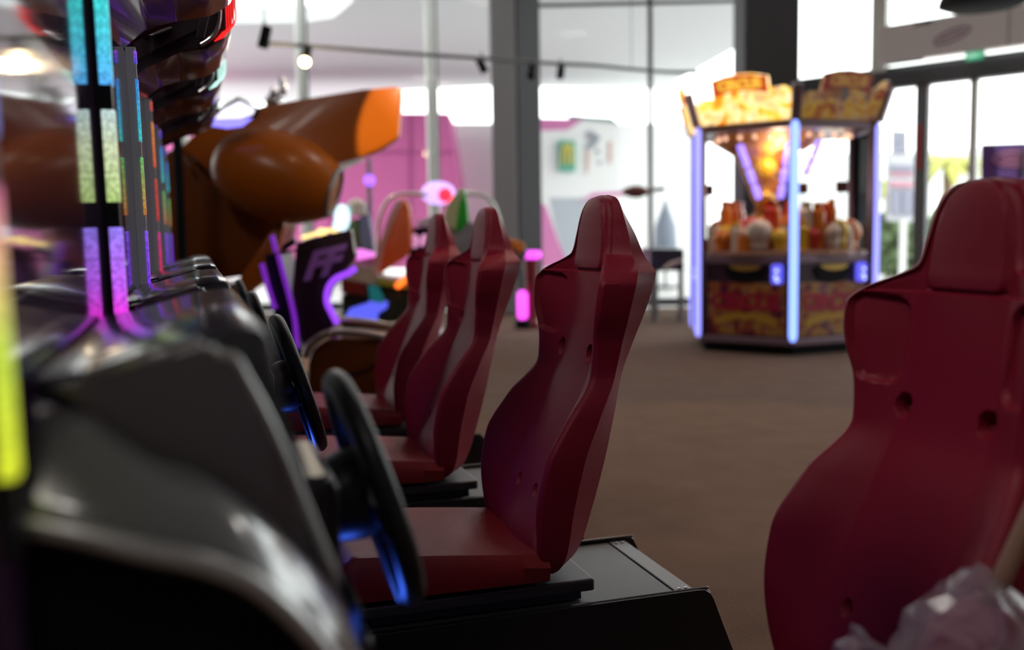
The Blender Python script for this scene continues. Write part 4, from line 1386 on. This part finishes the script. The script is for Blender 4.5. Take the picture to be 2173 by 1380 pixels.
# purple banner by the door
bn = thing('purple_banner', 'purple roll-up banner with a pink oval emblem at the right edge', 'banner', plan(at(2140, 560, 11.9)))
b = NB(); slab(b, [(2083, 306), (2260, 300), (2260, 640), (2083, 640)], 11.9, .02)
obj('banner_cloth', b, mat('banner_purple', (.16, .06, .28), rough=.6, emit=(.16, .06, .28), es=.0), bn)
b = NB()
q = at(2150, 338, 11.88)
tube(b, [q + RH * (.235 * math.cos(a)) + Vector((0, 0, .085 * math.sin(a))) for a in [2 * PI * i / 36 for i in range(36)]], .012, 6, True)
for dz, L in ((.03, .26), (-.005, .34), (-.04, .26)): obox(b, q + Vector((0, 0, dz)), RH, FH, Vector((0, 0, 1)), L, .008, .018)
obj('oval_emblem', b, mat('emblem_pink', (.72, .25, .40), rough=.6), bn)
b = NB()
for dx in (-.15, .1):
    prism(b, [at(2150, 392, 11.88) + RH * (dx + x) + Vector((0, 0, z)) for x, z in ((-.12, -.1), (0, .08), (.12, -.1), (.08, -.1), (0, .04), (-.08, -.1))], FH * .006)
obj('violet_motif', b, mat('motif_violet', (.24, .10, .38), rough=.6), bn)
b = NB(); f_ = plan(at(2170, 560, 11.95)); obox(b, f_ + Vector((0, 0, .06)), RH, FH, Vector((0, 0, 1)), 1.05, .25, .12, .02)
obox(b, f_ + Vector((0, 0, 1.05)) + FH * .03, RH, FH, Vector((0, 0, 1)), .03, .03, 2.0)
obj('banner_base', b, STEEL, bn)
# pale cloud of far trees and a low car-park building to close the view right
b = NB(); slab(b, [(1700, 330), (2500, 300), (2500, 520), (1700, 520)], 45., 3.)
o = obj('far_building', b, mat('far_pale', (.62, .64, .62), rough=.9), None, loc=plan(at(2000, 520, 45))); tag(o, 'pale far building beyond the hedges outside the doors', 'building'); o['kind'] = 'structure'

# ================================================================== CANDY FLOSS BAG ON THE NEAREST SEAT
bgp = at(2090, 1330, 1.30)
FILM = mat('clear_film', (.62, .50, .58), rough=.25, spec=.6, alpha=.38, coat=.3)
bag = thing('candy_bag', 'crumpled clear bag of pink candy floss with a wooden stick, lower right corner', 'bag', (bgp.x, bgp.y, .40))
rb = random.Random(5)
def crumple(pixel_outline, d, depth, seed, nrm=26):
    """inflated crumpled film body with this outline"""
    rs = random.Random(seed)
    pts = [at(x, y, d) for x, y in pixel_outline]
    c = sum(pts, Vector()) / len(pts)
    b = NB()
    rings = []
    for k, (sc, off) in enumerate(((1., 0.), (.86, .55), (.60, .85), (.3, 1.0))):
        for sgnn in ((1, -1) if k else (0,)):
            pass
    def layer(sg):
        prev = None
        for sc, off in ((1., 0.), (.93, .30), (.80, .62), (.62, .82), (.40, .95), (.18, 1.0)):
            ring = []
            for i, p in enumerate(pts):
                jit = 0 if sc == 1. else rs.uniform(-.014, .014)
                ring.append(b.verts.new(c + (p - c) * (sc + jit * 2) + FW * (-sg * depth * off + jit)) if not (sc == 1. and sg < 0) else edge[i])
            if sc == 1. and sg > 0: edge.extend(ring)
            if prev:
                for i in range(len(pts)):
                    j = (i + 1) % len(pts)
                    b.faces.new((prev[i], prev[j], ring[j], ring[i]))
            prev = ring
        b.faces.new(prev)
    edge = []
    layer(1)
    layer(-1)
    return b
out1 = [(2060, 1210), (2078, 1194), (2100, 1206), (2124, 1232), (2165, 1262), (2215, 1300), (2235, 1400), (2210, 1520), (2120, 1600), (2000, 1590), (1930, 1540), (1895, 1470), (1890, 1400), (1915, 1355), (1935, 1310), (1965, 1278), (2010, 1262), (2035, 1236)]
o = obj('bag_film', crumple(out1, 1.30, .085, 3), FILM, bag)
fl_ = [(2055, 1275), (2100, 1262), (2150, 1300), (2190, 1380), (2180, 1500), (2080, 1570), (1980, 1540), (1935, 1450), (1950, 1370), (1995, 1310)]
obj('candy_floss', crumple(fl_, 1.30, .062, 8), mat('floss_pink', (.36, .045, .10), rough=.9, sheen=.4), bag, smooth=True)
out2 = [(1775, 1372), (1800, 1352), (1830, 1356), (1816, 1334), (1824, 1328), (1838, 1352), (1870, 1370), (1905, 1385), (1930, 1450), (1900, 1540), (1830, 1540), (1770, 1440)]
obj('bag_tail', crumple(out2, 1.27, .04, 6), FILM, bag)
b = NB(); tube(b, [at(2095, 1300, 1.29), at(2136, 1205, 1.28), at(2192, 1085, 1.26), at(2226, 1010, 1.25)], .0125, 12)
obj('wooden_stick', b, mat('pale_wood', (.48, .27, .18), rough=.6), bag, smooth=True)

# ================================================================== LIGHT
W = bpy.data.worlds.new('daylight')
S.world = W
W.use_nodes = True
bg = W.node_tree.nodes['Background']
bg.inputs[0].default_value = (.97, 1., .99, 1)
bg.inputs[1].default_value = 4.2


def lamp(name, kind, loc, energy, col, size=.1, target=None, angle=None):
    l = bpy.data.lights.new(name, kind)
    l.energy = energy
    l.color = col
    if kind == 'AREA': l.size = size
    else: l.shadow_soft_size = size
    if kind == 'SPOT':
        l.spot_size = math.radians(angle or 50); l.spot_blend = .12
    o = bpy.data.objects.new(name, l)
    COL.objects.link(o)
    o.location = loc
    if target is not None:
        o.rotation_euler = (Vector(target) - Vector(loc)).to_track_quat('-Z', 'Y').to_euler()
    return o


for i, (x, y) in enumerate(((-2.3, 2.5), (-2.3, 1.0), (3.2, 6.6), (6.0, 5.2), (2.6, 10.2), (-.3, -1.6))):  # unseen panels added under the ceiling as soft fill for seats and consoles
    t = thing('fill_lamp', 'square white fill lamp panel added unseen above the hall', 'lamp', (x, y, 5.4), 'added fill lamp panels')
    b = NB(); box(b, (x - .35, y - .35, 5.36), (x + .35, y + .35, 5.40), .005)
    obj('fill_housing', b, ALU, t)
    lamp('fill_light', 'AREA', (x, y, 5.35), 17 if y < 0 else 44 if x < 0 else 26, (1, .93, .86), .6, (x, y, 0))
for k in range(3):
    lamp('column_blue_light', 'POINT', (.185, 1.30 + k, .60), .45, (.05, .15, 1.), .03)
lamp('warm_floor_spot', 'SPOT', (2.9, 4.6, 5.0), 170, (1, .66, .42), .05, (2.3, 3.9, 0), 46)
lamp('prize_light', 'POINT', Cc + Vector((-.25, -.40, 1.8)), 9, (1, .8, .6), .1)
lamp('track_lamp_light', 'POINT', bulb - Vector((0, .3, .2)), 25, (1, .75, .45), .05)
lamp('ceiling_spot_wing', 'SPOT', (2.4, 4.6, 4.9), 1900, (1, .80, .52), .02, at(885, 205, 7.1), 9.5)
lamp('ceiling_spot_pod', 'SPOT', (1.2, 4.5, 4.8), 40, (1, .78, .5), .04, at(600, 380, 7.0), 30)

# ================================================================== CAMERA
cam = bpy.data.cameras.new('camera')
cam.sensor_fit = 'HORIZONTAL'
cam.sensor_width = 36
cam.lens = FPX / IW * 36
cam.clip_start = .02
cam.clip_end = 300
cam.dof.use_dof = True
cam.dof.focus_distance = 2.35
cam.dof.aperture_fstop = 1.6
co = bpy.data.objects.new('camera', cam)
COL.objects.link(co)
M = Matrix((RT, UP, -FW)).transposed().to_4x4()
M.translation = CAM
co.matrix_world = M
S.camera = co
S.view_settings.view_transform = 'Standard'
S.view_settings.look = 'None'
S.view_settings.exposure = 0.
S.view_settings.gamma = 1
S.view_settings.use_curve_mapping = False
S.cycles.use_denoising = True
S.cycles.max_bounces = 6
S.cycles.diffuse_bounces = 3
S.cycles.glossy_bounces = 3
S.cycles.transmission_bounces = 4
S.cycles.transparent_max_bounces = 12
S.cycles.caustics_reflective = False
S.cycles.caustics_refractive = False
S.cycles.sample_clamp_indirect = 8
